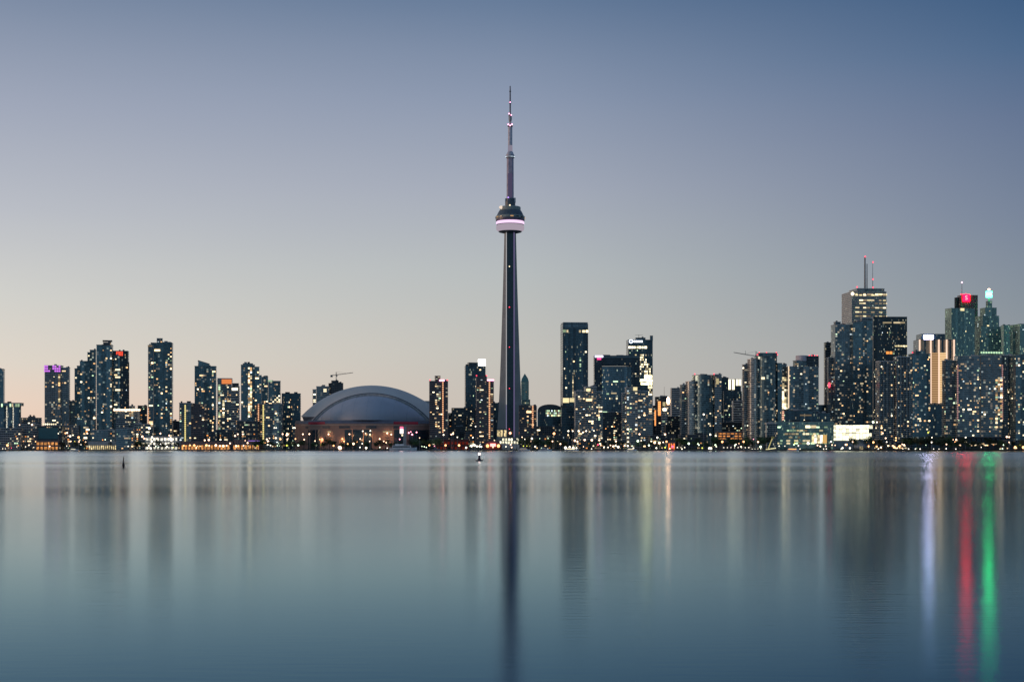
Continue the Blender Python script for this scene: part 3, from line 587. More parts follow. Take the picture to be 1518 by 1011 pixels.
# -- round bay towers
r, s = B('apartment_tower', 'round fronted tower whose curved left bay glows orange, the shorter of two', 2260, 'condo_teal', [('tower_body', 1029, 1060, 555.5, {'rot': 0, 'shape': 'bow', 'k': .8}), ('curved_bay', 1017, 1034, 565, {'rot': 18, 'shape': 'bow', 'k': .9, 'dy': 2, 'sty': 'mirror', 'lit': 0}), ('side_wing', 1008, 1019.5, 570, {'dy': 10, 'rot': 18, 'sty': 'condo_pale', 'lit': 8}), ('side_wing', 1058, 1070.5, 554.5, {'dy': 8, 'rot': 6, 'sty': 'condo_pale', 'lit': 22})], lit=34, beacons=2)
panel(s[3], 'lit_floor', 1061, 1065, 561, 569.5, E['yellow'], .8)
r, s = B('office_tower', 'office tower with glowing cream columns under its roof', 2700, 'office', [('tower_body', 1071, 1098.5, 563, {'rot': 0}), ('side_wing', 1069, 1080, 559.5, {'dy': -6, 'rot': 4}), ('front_wing', 1073, 1100, 580, {'dy': -20, 'rot': 0})], lit=60, pal='greenish')
CRM = glow('cream_column_light', (1, .87, .58), 2.2, True)
for a in (1079.6, 1085.2, 1091, 1095.6): panel(s[0], 'lit_column', a, a+3.6, 562.6, 577.6-(.0 if a < 1090 else 6), CRM, .8)
B('office_block', 'white banded low office block between the two round fronted towers', 2380, 'slabby', [('tower_body', 1086.3, 1102, 594, {'rot': 2})], lit=0)
r, s = B('apartment_tower', 'taller round fronted tower whose curved left bay glows orange, below the crane', 2250, 'condo_teal', [('tower_body', 1122, 1154, 527, {'rot': 0, 'shape': 'bow', 'k': .8}), ('curved_bay', 1109, 1127, 532, {'rot': 18, 'shape': 'bow', 'k': .9, 'dy': 2, 'sty': 'mirror', 'lit': 0}), ('side_wing', 1100.5, 1112, 540, {'dy': 10, 'rot': 18, 'sty': 'condo_pale', 'lit': 8}), ('side_wing', 1151, 1160, 538, {'dy': 8, 'lit': 8}), ('roof_house', 1124, 1152.5, 523, {'bot': 528, 'rot': 0, 'lit': 0, 'top': False, 'k': .5})], lit=40, beacons=2)
for a in (1126, 1137, 1151.5): put('beacon', ball(RED), s[4]['obj'], (front(s[4], a, 520)[0], -3, s[4]['h']+.5), (.8, .8, .8))
panel(s[0], 'lit_floor', 1128.5, 1133.5, 559, 562.4, E['paleb'], .8)
r, s = B('apartment_tower', 'dark tower with a pale rooftop drum and a bright left edge', 2300, 'condo', [('tower_body', 1165, 1214.6, 543, {'rot': 5, 'k': .7}), ('roof_house', 1196.5, 1214, 527.5, {'bot': 545, 'lit': 0, 'dy': 3, 'rot': 3, 'sty': 'black'}), ('upper_storeys', 1177, 1198, 534, {'bot': 545, 'lit': 6, 'dy': 3}), ('side_wing', 1157.5, 1167, 540, {'dy': 8, 'lit': 10})], lit=44)
MB().lathe([(8.6, 0), (8.6, 8), (8.2, 8.2)], 24).build('roof_drum', solid('pale_drum_panel', (.55, .52, .56), .6), s[2]['obj'], (2, 0, s[2]['h']-1))
for a in (1200, 1204, 1208, 1212): put('beacon', ball(RED), s[1]['obj'], (front(s[1], a, 520)[0], -3, s[1]['h']+.5), (.75, .75, .75))
panel(s[0], 'lit_floor', 1164.5, 1168, 543, 605, glow('peach_edge_light', (1, .74, .5), 1.1, True), .6)
pane_field(s[3], 1157.5, 1164, 562, 604, .85, 'gold', 1.15, 40)
# -- financial district
r, s = B('office_tower', 'white topped tallest tower with twin roof masts in the financial district', 3000, 'slabby', [('tower_body', 1257, 1314.8, 432, {'rot': 6, 'k': .9, 'lit': 0}), ('crown', 1266, 1312, 427.5, {'bot': 434, 'rot': 6, 'k': .9, 'lit': 0, 'top': False, 'dy': 6, 'sty': 'condo_pale'})], lit=10, pal='gold')
for yy in (435.5, 437, 444.5, 449, 455.5, 462, 468):
    for a in range(1265, 1314, 6):
        if random.random() < (.92 if yy < 438 or yy in (455.5, 468) else .75): panel(s[0], 'lit_floor', a, a+random.uniform(3, 6.2), yy, yy+1.6, E[random.choice(['yellow', 'pale', 'gold' if False else 'pale', 'dimw'])], .5)
put('flood_lamp', ball(E['paleb']), s[0]['obj'], (front(s[0], 1260.5, 436)[0], -s[0]['d']/2-1, front(s[0], 1260, 436)[1]), (3.2, 2, 3.2))
i = s[1]
for xx, yt, rr in ((1286.4, 379, 1.9), (1289.6, 389, 1.1)):
    a, zt = front(i, xx, yt); MB().bar((a, 0, i['h']-1), (a, 0, zt), rr, 8, rr*.75).build('roof_mast', metal_grey, i['obj'])
a, zt = front(i, 1298.3, 387); MB().bar((a, 0, i['h']-1), (a, 0, zt), .6, 6, .3).build('roof_mast', metal_grey, i['obj'])
for xx, yy in ((1286.4, 378.5), (1298.3, 386.5), (1298.3, 412), (1274, 424), (1298.5, 424.5)): put('beacon', ball(RED), i['obj'], (front(i, xx, yy)[0], -2, front(i, xx, yy)[1]), (1.4, 1.4, 1.4))
fx, fz = front(i, 1282.4, 431); MB().lathe([(3.2, 0), (3.2, .5)], 20).build('roof_emblem', solid('slate_emblem', (.06, .09, .13), .5), i['obj'], (fx, -i['d']/2-.2, fz)).rotation_euler = (pi/2, 0, 0)
r, s = B('office_tower', 'flat topped black tower right of the twin mast tower', 2850, 'black', [('tower_body', 1293, 1345, 469.5, {'rot': 2, 'k': .7})], lit=80, pal='office', clutter=False)
for a, b in ((1308, 1321), (1324, 1334), (1334, 1341)): panel(s[0], 'lit_floor', a, b, 477.3, 479.5, E['pale'], .5)
for a in range(1326, 1343, 4): panel(s[0], 'lit_floor', a, a+3.3, 512, 514, E['yellow'], .5)
for a in (1313, 1318): panel(s[0], 'lit_floor', a, a+4, 521, 525, E['orange'], .5)
B('apartment_tower', 'thin dark tower peeping out left of the curved roof condominium', 2420, 'black', [('tower_body', 1222.8, 1234, 507.5, {'rot': 2})], lit=6)
r, s = B('apartment_tower', 'tall condominium with a rising roof line in front of the twin mast tower', 2300, 'condo', [('tower_body', 1262, 1294.5, 476, {'rot': 4, 'k': 1, 'sty': 'condo_teal', 'slope': 2}), ('side_wing', 1235, 1264, 481, {'dy': 4, 'rot': 7}), ('crown', 1236.5, 1247, 477, {'bot': 484, 'dy': 10, 'lit': 0}), ('roof_screen', 1276, 1294, 471, {'bot': 478, 'dy': 2, 'lit': 0, 'top': False, 'k': .3, 'sty': 'fins'}), ('side_wing', 1226, 1237, 530, {'dy': 14, 'sty': 'condo_pale', 'lit': 12})], lit=95)
pane_field(s[0], 1272, 1280, 512, 540, .45, 'home', .7); put('beacon', ball(RED), s[4]['obj'], (-6, -9, front(s[4], 1224, 571)[1]), (2, 1.4, 4))
r, s = B('apartment_tower', 'ribbed concrete apartment tower with pale vertical fins', 2190, 'fins', [('tower_body', 1328, 1352.5, 528.5, {'shape': 'ribs', 'n': 5, 'rot': 4, 'rw': .45}), ('side_wing', 1302, 1329, 535, {'shape': 'ribs', 'n': 5, 'rot': 4, 'rw': .45, 'dy': 6})], lit=70)
B('apartment_tower', 'dark blue tower joined to the right of the ribbed concrete tower', 2200, 'condo_teal', [('tower_body', 1351, 1380, 524, {'rot': 3}), ('roof_house', 1354, 1372, 520.3, {'bot': 526, 'lit': 0})], lit=64, beacons=1)
# golden tower
r, s = B('office_tower', 'gold lit stone tower with bright edged piers and a white roof sign', 2550, 'office', [('tower_body', 1362, 1415, 503, {'rot': 0, 'k': .6}), ('roof_house', 1365, 1401, 495, {'bot': 505, 'rot': 0, 'lit': 0, 'dy': 4, 'top': False})], lit=0, clutter=False)
i = s[0]; ed = glow('peach_pier_edge_glow', (1, .7, .52), 1.15, True)
stone = solid('warm_limestone', (.62, .46, .3), .7)
lit_stone = glow('gold_panel_light', (1, .66, .34), .5, False)
piers = (1363, 1379.5, 1391.5, 1403, 1414)
for x in piers: panel(i, 'glow_strip', x-1.0, x+1.0, 503.5, 598 if 1378 < x < 1405 else 545, ed, 2.2, 1.6)  # glowing strips added on the pier edges in place of floodlight
for a, b in zip(piers[:-1], piers[1:]):
    for p0 in ((a+1.2, (a+b)/2-1.4), ((a+b)/2+1.4, b-1.2)): panel(i, 'stone_pier', p0[0], p0[1], 504, 600, stone, .9, .7)
panel(i, 'lit_floor', 1391, 1404, 523, 597, stripes('gold_facade_glow', (1, .68, .36), (.62, .36, .16), .95, 3.8, .6), 1.4, .4)  # gold glow of both middle panels stands in for floodlight on the facade
panel(i, 'lit_floor', 1380, 1391, 523, 597, stripes('dim_gold_facade_glow', (.8, .48, .24), (.4, .22, .1), .6, 3.8, .6), 1.4, .4)
panel(s[1], 'roof_sign', 1369.3, 1383.3, 497, 503, glow('lavender_white_sign_light', (.74, .66, 1), 22, True), 1.5, .8)
# green grey office + red sign tower + stepped tower
r, s = B('office_tower', 'pale green office slab in front of the red sign tower', 2750, 'green', [('tower_body', 1404, 1446.5, 457, {'rot': 16, 'k': .45})], lit=20, pal='greenish', clutter=False)
panel(s[0], 'lit_floor', 1421, 1427, 457, 461, E['yellow'], .6)
r, s = B('office_tower', 'dark red tower with a square red emblem sign and a thin mast', 2900, 'black', [('tower_body', 1423, 1450, 437.5, {'rot': 4, 'k': .6, 'sty': 'brown'}), ('side_wing', 1416, 1424, 441, {'dy': 8})], lit=3, clutter=False)
i = s[0]; fx, fz = front(i, 1431.3, 442)
MB().box(fx-6.6, fx+6.6, -.5, .5, fz-6.8, fz+6.8).build('emblem_sign', glow('red_emblem_light', (1, .001, .008), 26, True), i['obj'], (0, -i['d']/2-1.2, 0))
cu = bpy.data.curves.new('emblem_letter', 'FONT'); cu.body = 'S'; cu.size = 11; cu.extrude = .15; cu.align_x = 'CENTER'; cu.align_y = 'CENTER'
tmp = bpy.data.objects.new('emblem_letter', cu); COL.objects.link(tmp); dg = bpy.context.evaluated_depsgraph_get(); me = bpy.data.meshes.new_from_object(tmp.evaluated_get(dg)); bpy.data.objects.remove(tmp)
me.materials.clear(); me.materials.append(glow('pink_letter_light', (1, .6, .62), 1.4)); o = bpy.data.objects.new('emblem_letter', me); COL.objects.link(o); o.parent = i['obj']; o.location = (fx, -i['d']/2-2.1, fz); o.rotation_euler = (pi/2, 0, 0)
a, zt = front(i, 1428, 418); MB().bar((a, 0, i['h']-1), (a, 0, zt), .7, 6, .25).build('roof_mast', metal_grey, i['obj']); put('beacon', ball(PINK), i['obj'], (a, 0, zt), (1.4, 1.4, 1.4))
for xx, yy in ((1424, 436.5), (1431, 436)): put('beacon', ball(RED), i['obj'], (front(i, xx, yy)[0], -i['d']/2, front(i, xx, yy)[1]), (1.3, 1.3, 1.3))
r, s = B('office_tower', 'stepped pyramid tower with a green lamp on its mast', 2800, 'green', [('tower_body', 1444, 1487, 520, {'rot': 10, 'k': .9, 'top': False}), ('upper_storeys', 1446, 1485.5, 500, {'bot': 521, 'rot': 10, 'k': .9, 'top': False}), ('upper_storeys', 1448.5, 1485, 484, {'bot': 501, 'rot': 10, 'k': .9, 'dy': 2, 'top': False}), ('upper_storeys', 1452, 1482, 468, {'bot': 485, 'rot': 10, 'k': .9, 'dy': 4, 'top': False}), ('upper_storeys', 1457, 1478, 456, {'bot': 469, 'rot': 10, 'k': .9, 'dy': 6, 'top': False}), ('mast_base', 1463, 1471, 446, {'bot': 457, 'rot': 10, 'k': .9, 'dy': 10, 'lit': 0, 'top': False})], lit=75, pal='greenish', clutter=False)
i = s[5]; MB().bar((0, 0, i['h']-1), (0, 0, i['h']+20), 1.2, 8, .8).build('roof_mast', metal_grey, i['obj'])
GRN = glow('green_beacon_light', (.015, 1, .24), 46, True)
MB().lathe([(4, 0), (5.6, 1), (5.6, 10), (4, 11)], 14).build('weather_lamp', GRN, i['obj'], (0, 0, i['h']+6.5)); MB().lathe([(5.75, 3.4), (5.75, 7.6)], 14).build('pale_lamp_sleeve', glow('mint_sleeve_glow', (.84, 1, .9), 1.1), i['obj'], (0, 0, i['h']+6.5)); put('mast_lamp', ball(glow('peach_mast_light', (1, .6, .4), 6, True)), i['obj'], (0, 0, i['h']+21), (2.4, 2.4, 1.5))  # pale sleeve added around the green lamp to imitate its washed-out centre
panel(s[0], 'lit_floor', 1450, 1486, 521.5, 524, stripes('green_lit_floor', (.7, 1, .6), (.2, .4, .3), 1.0, 5, .6, 0), .6)
B('office_tower', 'slim green lit tower just right of the stepped pyramid tower', 2900, 'green', [('tower_body', 1486.5, 1502, 482, {'rot': 6})], lit=36, pal='greenish')
B('office_tower', 'green lit tower cut by the right edge of the view', 2750, 'green', [('tower_body', 1504, 1545, 480.5, {'rot': 14}), ('side_wing', 1500, 1508, 492, {'dy': 8})], lit=44, pal='greenish')
r, s = B('apartment_tower', 'broad curved condominium slab in front of the stepped pyramid tower', 2180, 'condo', [('tower_body', 1419, 1456, 527.5, {'rot': 0, 'k': .5, 'lit': 60}), ('side_wing', 1398.5, 1421, 534, {'dy': 8, 'rot': 12, 'k': .6, 'lit': 22}), ('side_wing', 1454, 1486, 526.5, {'dy': -3, 'rot': -4, 'k': .5, 'lit': 40}), ('side_wing', 1484, 1503.5, 526, {'dy': 3, 'rot': -10, 'k': .8, 'shape': 'ribs', 'n': 4, 'sty': 'fins', 'lit': 10})], lit=100)
for x in (1419.6, 1487.5): string(s[0] if x < 1450 else s[3], x, 540, 622, stripes('rose_bulb_string', (.75, .42, .4), (.1, .05, .06), .7, 3.0, .5), 1.6)
pane_field(s[2], 1476, 1486, 560, 632, .55, 'home', 1.0, 60)
B('apartment_tower', 'dark condominium cut by the right edge, beside the broad curved slab', 2160, 'condo_teal', [('tower_body', 1503, 1550, 526, {'rot': 4, 'k': .6})], lit=60)
# -- waterfront blocks
r, s = B('office_block', 'windowless teal clad box with a lamp row along its roof, at the western quay', 2230, 'darkmass', [('tower_body', 55, 92, 631, {'rot': 2, 'k': .5, 'lit': 0})], lit=0, clutter=False)
panel(s[0], 'wall_screen', 57, 86, 634, 650.5, solid('teal_metal_cladding', (.05, .15, .16), .6, var=.1), .6)
for a in range(64, 83, 3): put('roof_lamp', ball(E['paleb']), s[0]['obj'], (front(s[0], a, 628)[0], -s[0]['d']/2+1, s[0]['h']+2.2), (1.1, 1.1, 1.1))
for name, lab, Y, x0, x1, yt, sty_, n_, pal_ in (
    ('apartment_block', 'low pale terrace below the grain silos', 2215, -10, 30, 634, 'mass', 16, 'low'),
    ('apartment_block', 'low banded block left of the teal clad box', 2240, 24, 57, 628, 'mass', 14, 'low'),
    ('apartment_block', 'small dark block right of the teal clad box', 2290, 88, 116, 630, 'mass', 14, 'low'),
    ('apartment_block', 'dark block between the stepped towers and the quay', 2300, 112, 140, 622, 'condo_teal', 18, 'low'),
    ('apartment_block', 'stepped balcony terrace below the tallest western tower', 2200, 135, 172, 637, 'condo', 12, 'low'),
    ('apartment_block', 'blue banded balcony block below the restaurant topped block', 2190, 170, 198, 635, 'condo', 10, 'low'),
    ('apartment_block', 'dim block left of the lone tower foot', 2230, 197, 222, 628, 'mass', 22, 'low'),
    ('apartment_block', 'dark wedge of a block right of the lone tower foot', 2380, 253, 268, 624, 'darkmass', 8, 'low'),
    ('apartment_block', 'dim block below the orange crowned tower', 2250, 318, 345, 637, 'darkmass', 12, 'low'),
    ('apartment_block', 'dark block below the bright strip tower', 2245, 350, 382, 624, 'darkmass', 20, 'low'),
    ('office_block', 'dark hall between the stadium and the bulb string tower', 2300, 655, 690, 632, 'darkmass', 12, 'low'),
    ('office_block', 'low dark block left of the spire tower foot', 2260, 688, 722, 640, 'darkmass', 10, 'low'),
    ('office_block', 'dark low hall right of the bulb string block', 2260, 785, 835, 645, 'darkmass', 8, 'low'),
    ('office_block', 'low quay hall below the winged balcony tower', 2170, 848, 895, 652, 'darkmass', 16, 'low'),
    ('office_block', 'low lit pavilion below the two balcony towers', 2165, 900, 930, 653, 'darkmass', 14, 'low'),
    ('office_block', 'low dark block right of the ring sign tower foot', 2210, 962, 1002, 645, 'darkmass', 14, 'low'),
    ('office_block', 'black box hall in front of the shorter round fronted tower', 2130, 1007, 1048, 644, 'darkmass', 4, 'low'),
    ('office_block', 'dim block behind the orange parking decks', 2330, 1062, 1104, 626, 'darkmass', 22, 'greenish'),
    ('office_block', 'dark block behind the lake terminal', 2320, 1135, 1180, 608, 'office', 16, 'office'),
    ('office_block', 'dim block right behind the lake terminal', 2330, 1176, 1240, 600, 'office', 26, 'office'),
    ('office_block', 'dark base below the ribbed concrete tower', 2090, 1300, 1350, 655, 'darkmass', 14, 'low'),
    ('office_block', 'dark low shed at the far right end of the quay', 2040, 1490, 1540, 652, 'darkmass', 10, 'low'),
):
    B(name, lab, Y, sty_, [('tower_body', x0, x1, yt, {'rot': random.choice([2, 5, 8]), 'k': .5})], lit=n_, pal=pal_)
# ------------------------------------------------------------------ low lit buildings on the quay
ORD = ['first', 'second', 'third', 'fourth', 'fifth', 'sixth', 'seventh', 'eighth', 'ninth', 'tenth', 'eleventh', 'twelfth', 'thirteenth', 'fourteenth', 'fifteenth', 'sixteenth', 'seventeenth', 'eighteenth', 'nineteenth', 'twentieth']
FLO = glow_hall('orange_deck_light', (1, .42, .13), 1.2); FLW = glow_hall('white_deck_light', (1, .93, .75), 2.4); FLWW = glow_hall('bright_white_hall_light', (1, .93, .64), 3.0, True, 4.6, 3.1, .1); FLY = glow_hall('yellow_hall_light', (1, .78, .4), 1.5)
def decks(name, label, Y, x0, x1, yt, n, lightm, slabm, cat='building', d=22, posts=6, frac=.62, ybot=None):
    """open decks: floor slabs and posts with the lit space between them"""
    a, b = wx(x0, Y), wx(x1, Y); h = wz(yt, Y)-GZ; zb = (wz(ybot, Y)-GZ) if ybot else 0
    root = empty(name, ((a+b)/2, Y, GZ), label, cat); w = b-a; fh = (h-zb)/n
    for k in range(n):
        MB().box(-w/2, w/2, 0, d, zb+k*fh+fh*frac, zb+(k+1)*fh).build('floor_slab', slabm, root)
        for j in range(posts):
            q = -w/2+w*j/posts+.6; e = w/posts-1.2
            if posts < 5 or random.random() < .93: MB().box(q, q+e*random.uniform(.75, 1), 2.5, 3, zb+k*fh+.02, zb+k*fh+fh*frac-.02).build('lit_bay', lightm, root)
    if zb > 0: MB().box(-w/2+.2, w/2-.2, .6, d, 0, zb-.05).build('base_wall', slabm, root)
    for j in range(posts+1): MB().box(-w/2+w*j/posts-.3, -w/2+w*j/posts+.3, .5, 1.2, 0, h-.3).build('post', slabm, root)
    MB().box(-w/2-.4, w/2+.4, -.4, d+.4, h+.003, h+.5).build('roof', roofing, root)
    return root
decks('pavilion', 'low orange lit pavilion below the teal clad box', 2215, 53, 86, 653, 2, FLO, slab_brown)
decks('terrace_hall', 'long low hall with a row of yellow windows below the stepped terrace', 2192, 131, 172, 654, 1, FLY, slab_grey, posts=14, frac=.5)
decks('parking_garage', 'bright white lit parking decks at the lone tower foot', 2200, 215, 263.5, 646.5, 3, FLW, slab_pale, 'garage', posts=9, frac=.6)
decks('market_hall', 'long low orange lit market hall on the western quay', 2195, 268, 345, 654.5, 1, FLO, slab_brown, posts=16, frac=.55)
decks('market_hall', 'low orange lit hall with a purple canopy left of the stadium lawn', 2200, 345, 384, 652, 1, FLO, slab_brown, posts=7, frac=.45)
o = MB().box(-8, 8, -1, 1, 0, .8).build('purple_canopy', glow('violet_canopy_light', (.5, .28, 1), .8), COL.objects[-1].parent if False else None, (wx(376, 2190), 2192, wz(653.8, 2190)))
tag(o, 'violet glowing canopy bar above the orange lit hall', 'canopy')
decks('brick_hall', 'dark red low hall right of the stadium with two orange lamps', 2180, 646, 695, 651, 2, glow('dim_red_bay_light', (.55, .06, .04), .18), solid('dark_red_brick', (.1, .03, .03), .8), posts=9, frac=.5)
decks('entrance_pavilion', 'bright white glass pavilion at the foot of the spire tower', 2250, 740, 769.5, 648.8, 2, FLWW, slab_pale, posts=7, frac=.8, ybot=657.5)
decks('entrance_gate', 'tall yellow lit entrance frame behind the white glass pavilion', 2290, 736.5, 751.5, 636.5, 1, FLY, slab_grey, posts=3, frac=.9, ybot=647)
decks('parking_garage', 'orange lit parking decks between the two round fronted towers', 2140, 1065, 1101, 640, 3, glow_hall('deep_orange_deck_light', (1, .38, .1), 1.2), slab_brown, 'garage', posts=6, frac=.5, ybot=651)
decks('restaurant', 'red and orange glowing restaurant on the quay below the pale grey slab tower', 2120, 990.5, 1001.5, 654, 1, glow('red_orange_restaurant_light', (1, .22, .06), 1.3, True), slab_brown, posts=3, frac=.75)
decks('gallery_hall', 'glaring white lit glass hall right of the lake terminal', 2110, 1234.5, 1304, 629.5, 4, FLWW, slab_grey, posts=1, frac=.88, ybot=653)
# lake terminal
r, s = B('lake_terminal', 'long green glass lake terminal with lit floors and gold windows', 2090, 'green', [('tower_body', 1151, 1236, 625, {'rot': 0, 'k': .3, 'lit': 0}), ('side_wing', 1136.5, 1153, 627, {'rot': 0, 'dy': -5, 'sty': 'fins', 'shape': 'ribs', 'n': 4, 'lit': 0}), ('upper_storeys', 1160, 1205, 608.5, {'bot': 626, 'rot': 0, 'k': .3, 'dy': 12, 'lit': 4, 'sty': 'office'}), ('upper_storeys', 1204, 1230, 612, {'bot': 626, 'rot': 0, 'dy': 14, 'lit': 3, 'k': .4, 'sty': 'office'})], pal='office', lit=8)
i = s[0]
for yy in (632, 637, 642, 647, 652, 656):
    a = 1152
    while a < 1224:
        ww = random.uniform(3, 6)
        if random.random() < .5: panel(i, 'lit_floor', a, a+ww, yy, yy+2.4, E[random.choice(['green', 'pale', 'green', 'yellow', 'dimw'])], .5)
        a += ww+1
panel(i, 'lit_floor', 1194, 1201, 630.5, 634.5, E['paleb'], .7); panel(i, 'lit_floor', 1202.5, 1210, 630.5, 634.5, E['pale'], .7)
for a, m in ((1203.5, FLY), (1207, FLW), (1211.5, FLY), (1215.5, FLW), (1219.5, glow('amber_hall_light', (1, .6, .2), .7, True))): panel(i, 'lit_hall', a, a+3.6 if a < 1219 else a+6, 644.5, 657, m, .9)
panel(s[2], 'lit_floor', 1186, 1203, 614.5, 616.5, E['dimw'], .5); string(s[2], 1160.8, 609, 623, stripes('peach_bulb_string', (1, .6, .42), (.3, .1, .06), 1.2, 3), 2.6)
# dark terminal on the right, sloped glass canopies
a, b, Y = wx(1404, 2060), wx(1500, 2060), 2060
root = empty('ferry_hall', ((a+b)/2, Y, GZ), 'dark glass hall with slanted roof panels below the broad curved slab', 'building'); w = b-a
MB().box(-w/2, w/2, 0, 30, 0, 10.5).build('hall_body', solid('black_glass_wall', (.012, .025, .04), .3), root)
MB().box(-w/2-2, w/2+2, -1, 32, 15.6, 17).build('roof', solid('dark_hall_roof', (.02, .035, .05), .7), root)
SDG = solid('slanted_dark_glass', (.03, .06, .09), .25)
for q in range(13):
    xx = -w/2+w*q/13+1; MB().loft([[(xx, .4, 10.4), (xx+4.5, .4, 10.4), (xx+4.5, 12, 10.4), (xx, 12, 10.4)], [(xx-2.2, -.6, 15.6), (xx+2.3, -.6, 15.6), (xx+2.3, 12, 15.6), (xx-2.2, 12, 15.6)]]).build('slanted_panel', SDG, root)
for x in (1418, 1423, 1431, 1440, 1446, 1452, 1457, 1460.5, 1464, 1472, 1476, 1488): put('lit_window', unit_box(E[random.choice(['pale', 'warm', 'warmb', 'dimw'])]), root, (wx(x, Y)-root.location.x, -.1, wz(random.choice([653, 655, 658, 660]), Y)-GZ), (random.uniform(1.8, 5), .3, 1.4))
# red domed pavilion
a = wx(731, 2150)
root = empty('domed_pavilion', (a, 2150, GZ), 'red glowing domed pavilion left of the white glass pavilion', 'pavilion')
MB().lathe([(12, 0), (12, 4)], 28).build('drum_wall', solid('dark_red_wall', (.22, .04, .03), .7), root)
MB().lathe([(12.6, 4), (12, 6.2), (10, 8.6), (6.5, 10.8), (2.5, 12), (.3, 12.4)], 28).build('dome', solid('red_dome_cloth', (.36, .05, .04), .6), root, smooth=True)
MB().box(-3.8, 3.8, -13.3, -12.7, 4.4, 8.4).build('lit_sign', glow('pink_red_sign_light', (1, .22, .2), 4, True), root)
for x in (-7.5, 7.5): put('wall_lamp', ball(glow('orange_globe_light', (1, .5, .16), 3.5, True)), root, (x, -12.6, 5.2), (2.0, 1.2, 2.2))
put('wall_lamp', ball(E['paleb']), root, (0, -13, 3.4), (1.1, .8, 1.1))
# grey tent dome on the right quay
root = empty('tent_dome', (wx(1276, 1985), 1985, GZ), 'grey domed tent on the quay before the glaring white hall', 'tent')
MB().lathe([(8.6, 0), (8.5, 4), (7.6, 8), (5.6, 11), (2.6, 13), (.2, 13.6)], 24).build('tent_skin', solid('grey_tent_cloth', (.2, .24, .27), .7), root, smooth=True)
MB().box(-3.4, 1, -8.9, -8.3, .3, 4.4).build('tent_opening', E['pale'], root)
# yellow lit crane like sculpture
root = empty('crane_sculpture', (wx(1141, 2000), 2000, GZ), 'yellow lit slanted boom standing before the lake terminal', 'sculpture')
bm_ = solid('yellow_painted_boom', (.6, .5, .12), .5)
MB().bar((-2.5, 0, 0), (3.6, 0, 15.5), .6, 6, .45).build('boom', glow('yellow_boom_glow', (1, .85, .35), .6), root); MB().bar((-5, 0, .5), (8, 0, 2.2), .4, 6).build('base_beam', glow('yellow_beam_glow', (1, .9, .5), 1.6), root); MB().box(2.4, 5.8, -1, 1, 14.6, 17).build('boom_head', bm_, root)  # lit look of boom and beam is put in as their own glow

# ------------------------------------------------------------------ domed stadium
Y = 2340; s0 = Y/F
root = empty('stadium', (wx(550, Y), Y, GZ), 'huge domed stadium with a grey blue vaulted roof and orange lit walls', 'stadium')
def px(x): return (x-550)*s0
def hz(y): return wz(y, Y)-GZ
roofm = solid('grey_roof_membrane', (.47, .47, .45), .6, var=.08, scale=.03); domem = solid('blue_grey_roof_membrane', (.3, .34, .4), .5, var=.08, scale=.03); rimm = solid('roof_rim_metal', (.62, .63, .62), .5); gapm = solid('roof_gap_shadow_metal', (.085, .095, .115), .7)
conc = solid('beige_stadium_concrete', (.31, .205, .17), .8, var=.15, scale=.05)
def arc(xl, xr, yb, ya, n=48):
    """circular arch through the two springing points and the crown"""
    h = (yb-ya)*s0; c = (xr-xl)/2*s0; Rr_ = (c*c+h*h)/(2*h); th = math.asin(min(1, c/Rr_)); mid_ = px((xl+xr)/2)
    return [(mid_+Rr_*sin(-th+2*th*i/n), hz(yb)+Rr_*cos(-th+2*th*i/n)-Rr_*cos(th)) for i in range(n+1)]
A1 = arc(469, 633, 624, 586.9); zb = hz(624)
rows = []
for q in range(17):
    t = q/16*pi/2
    rows.append([(x, -(z-zb)*2.3*sin(t)-.5, zb+(z-zb)*cos(t)) for x, z in A1])
MB().grid(rows).build('front_dome', domem, root, smooth=True)
A2 = arc(462.5, 639.5, 624.5, 582.5); A2b = arc(464.2, 637.8, 624.3, 583.7)
MB().loft([[(x, y, z) for (x, z) in A2]+[(x, y, z) for (x, z) in reversed(A2b)] for y in (-3.5, 2)]).build('arch_edge', gapm, root)
MB().grid([[(x, -3.6, z) for x, z in A2b], [(x, -1.0, z+.05) for x, z in A1]]).build('arch_rim', rimm, root)
for q in range(4, 48, 5):
    mbq = MB()
    for t_ in range(8): mbq.bar((A1[q][0], rows[t_*2][q][1]-.1, rows[t_*2][q][2]+.1), (A1[q][0], rows[t_*2+2][q][1]-.1, rows[t_*2+2][q][2]+.1), .16, 4)
    mbq.build('dome_seam', solid('dome_seam_metal', (.22, .26, .32), .6), root)
A3 = arc(446, 656, 617.5, 571.3)
A3 = [((x+root.location.x)*(1+48/Y)-root.location.x, (z+GZ-CH)*(1+48/Y)+CH-GZ) for x, z in A3]
MB().grid([[(x, 2, z) for x, z in A2], [(x*.35+x2*.65, 26, z*.35+z2*.65+.6) for (x, z), (x2, z2) in zip(A2, A3)], [(x, 48, z) for x, z in A3], [(x, 120, z) for x, z in A3], [(x, 121, hz(640)) for x, z in A3]]).build('roof_vault', roofm, root, smooth=True)
for q in (8, 16, 24, 32, 40):
    (x, z), (x2, z2) = A2[q], A3[q]; MB().bar((x, 1.5, z+.1), (x2, 48, z2+.15), .22, 4).build('roof_seam', rimm, root)
MB().loft([[(px(446.5), 10, hz(617.6)), (px(468), 4, hz(617.6)), (px(463), 4, hz(624.6)), (px(449), 10, hz(624.6))], [(px(446.5), 60, hz(617.6)), (px(468), 60, hz(617.6)), (px(463), 60, hz(624.6)), (px(449), 60, hz(624.6))]]).build('vault_end', gapm, root)
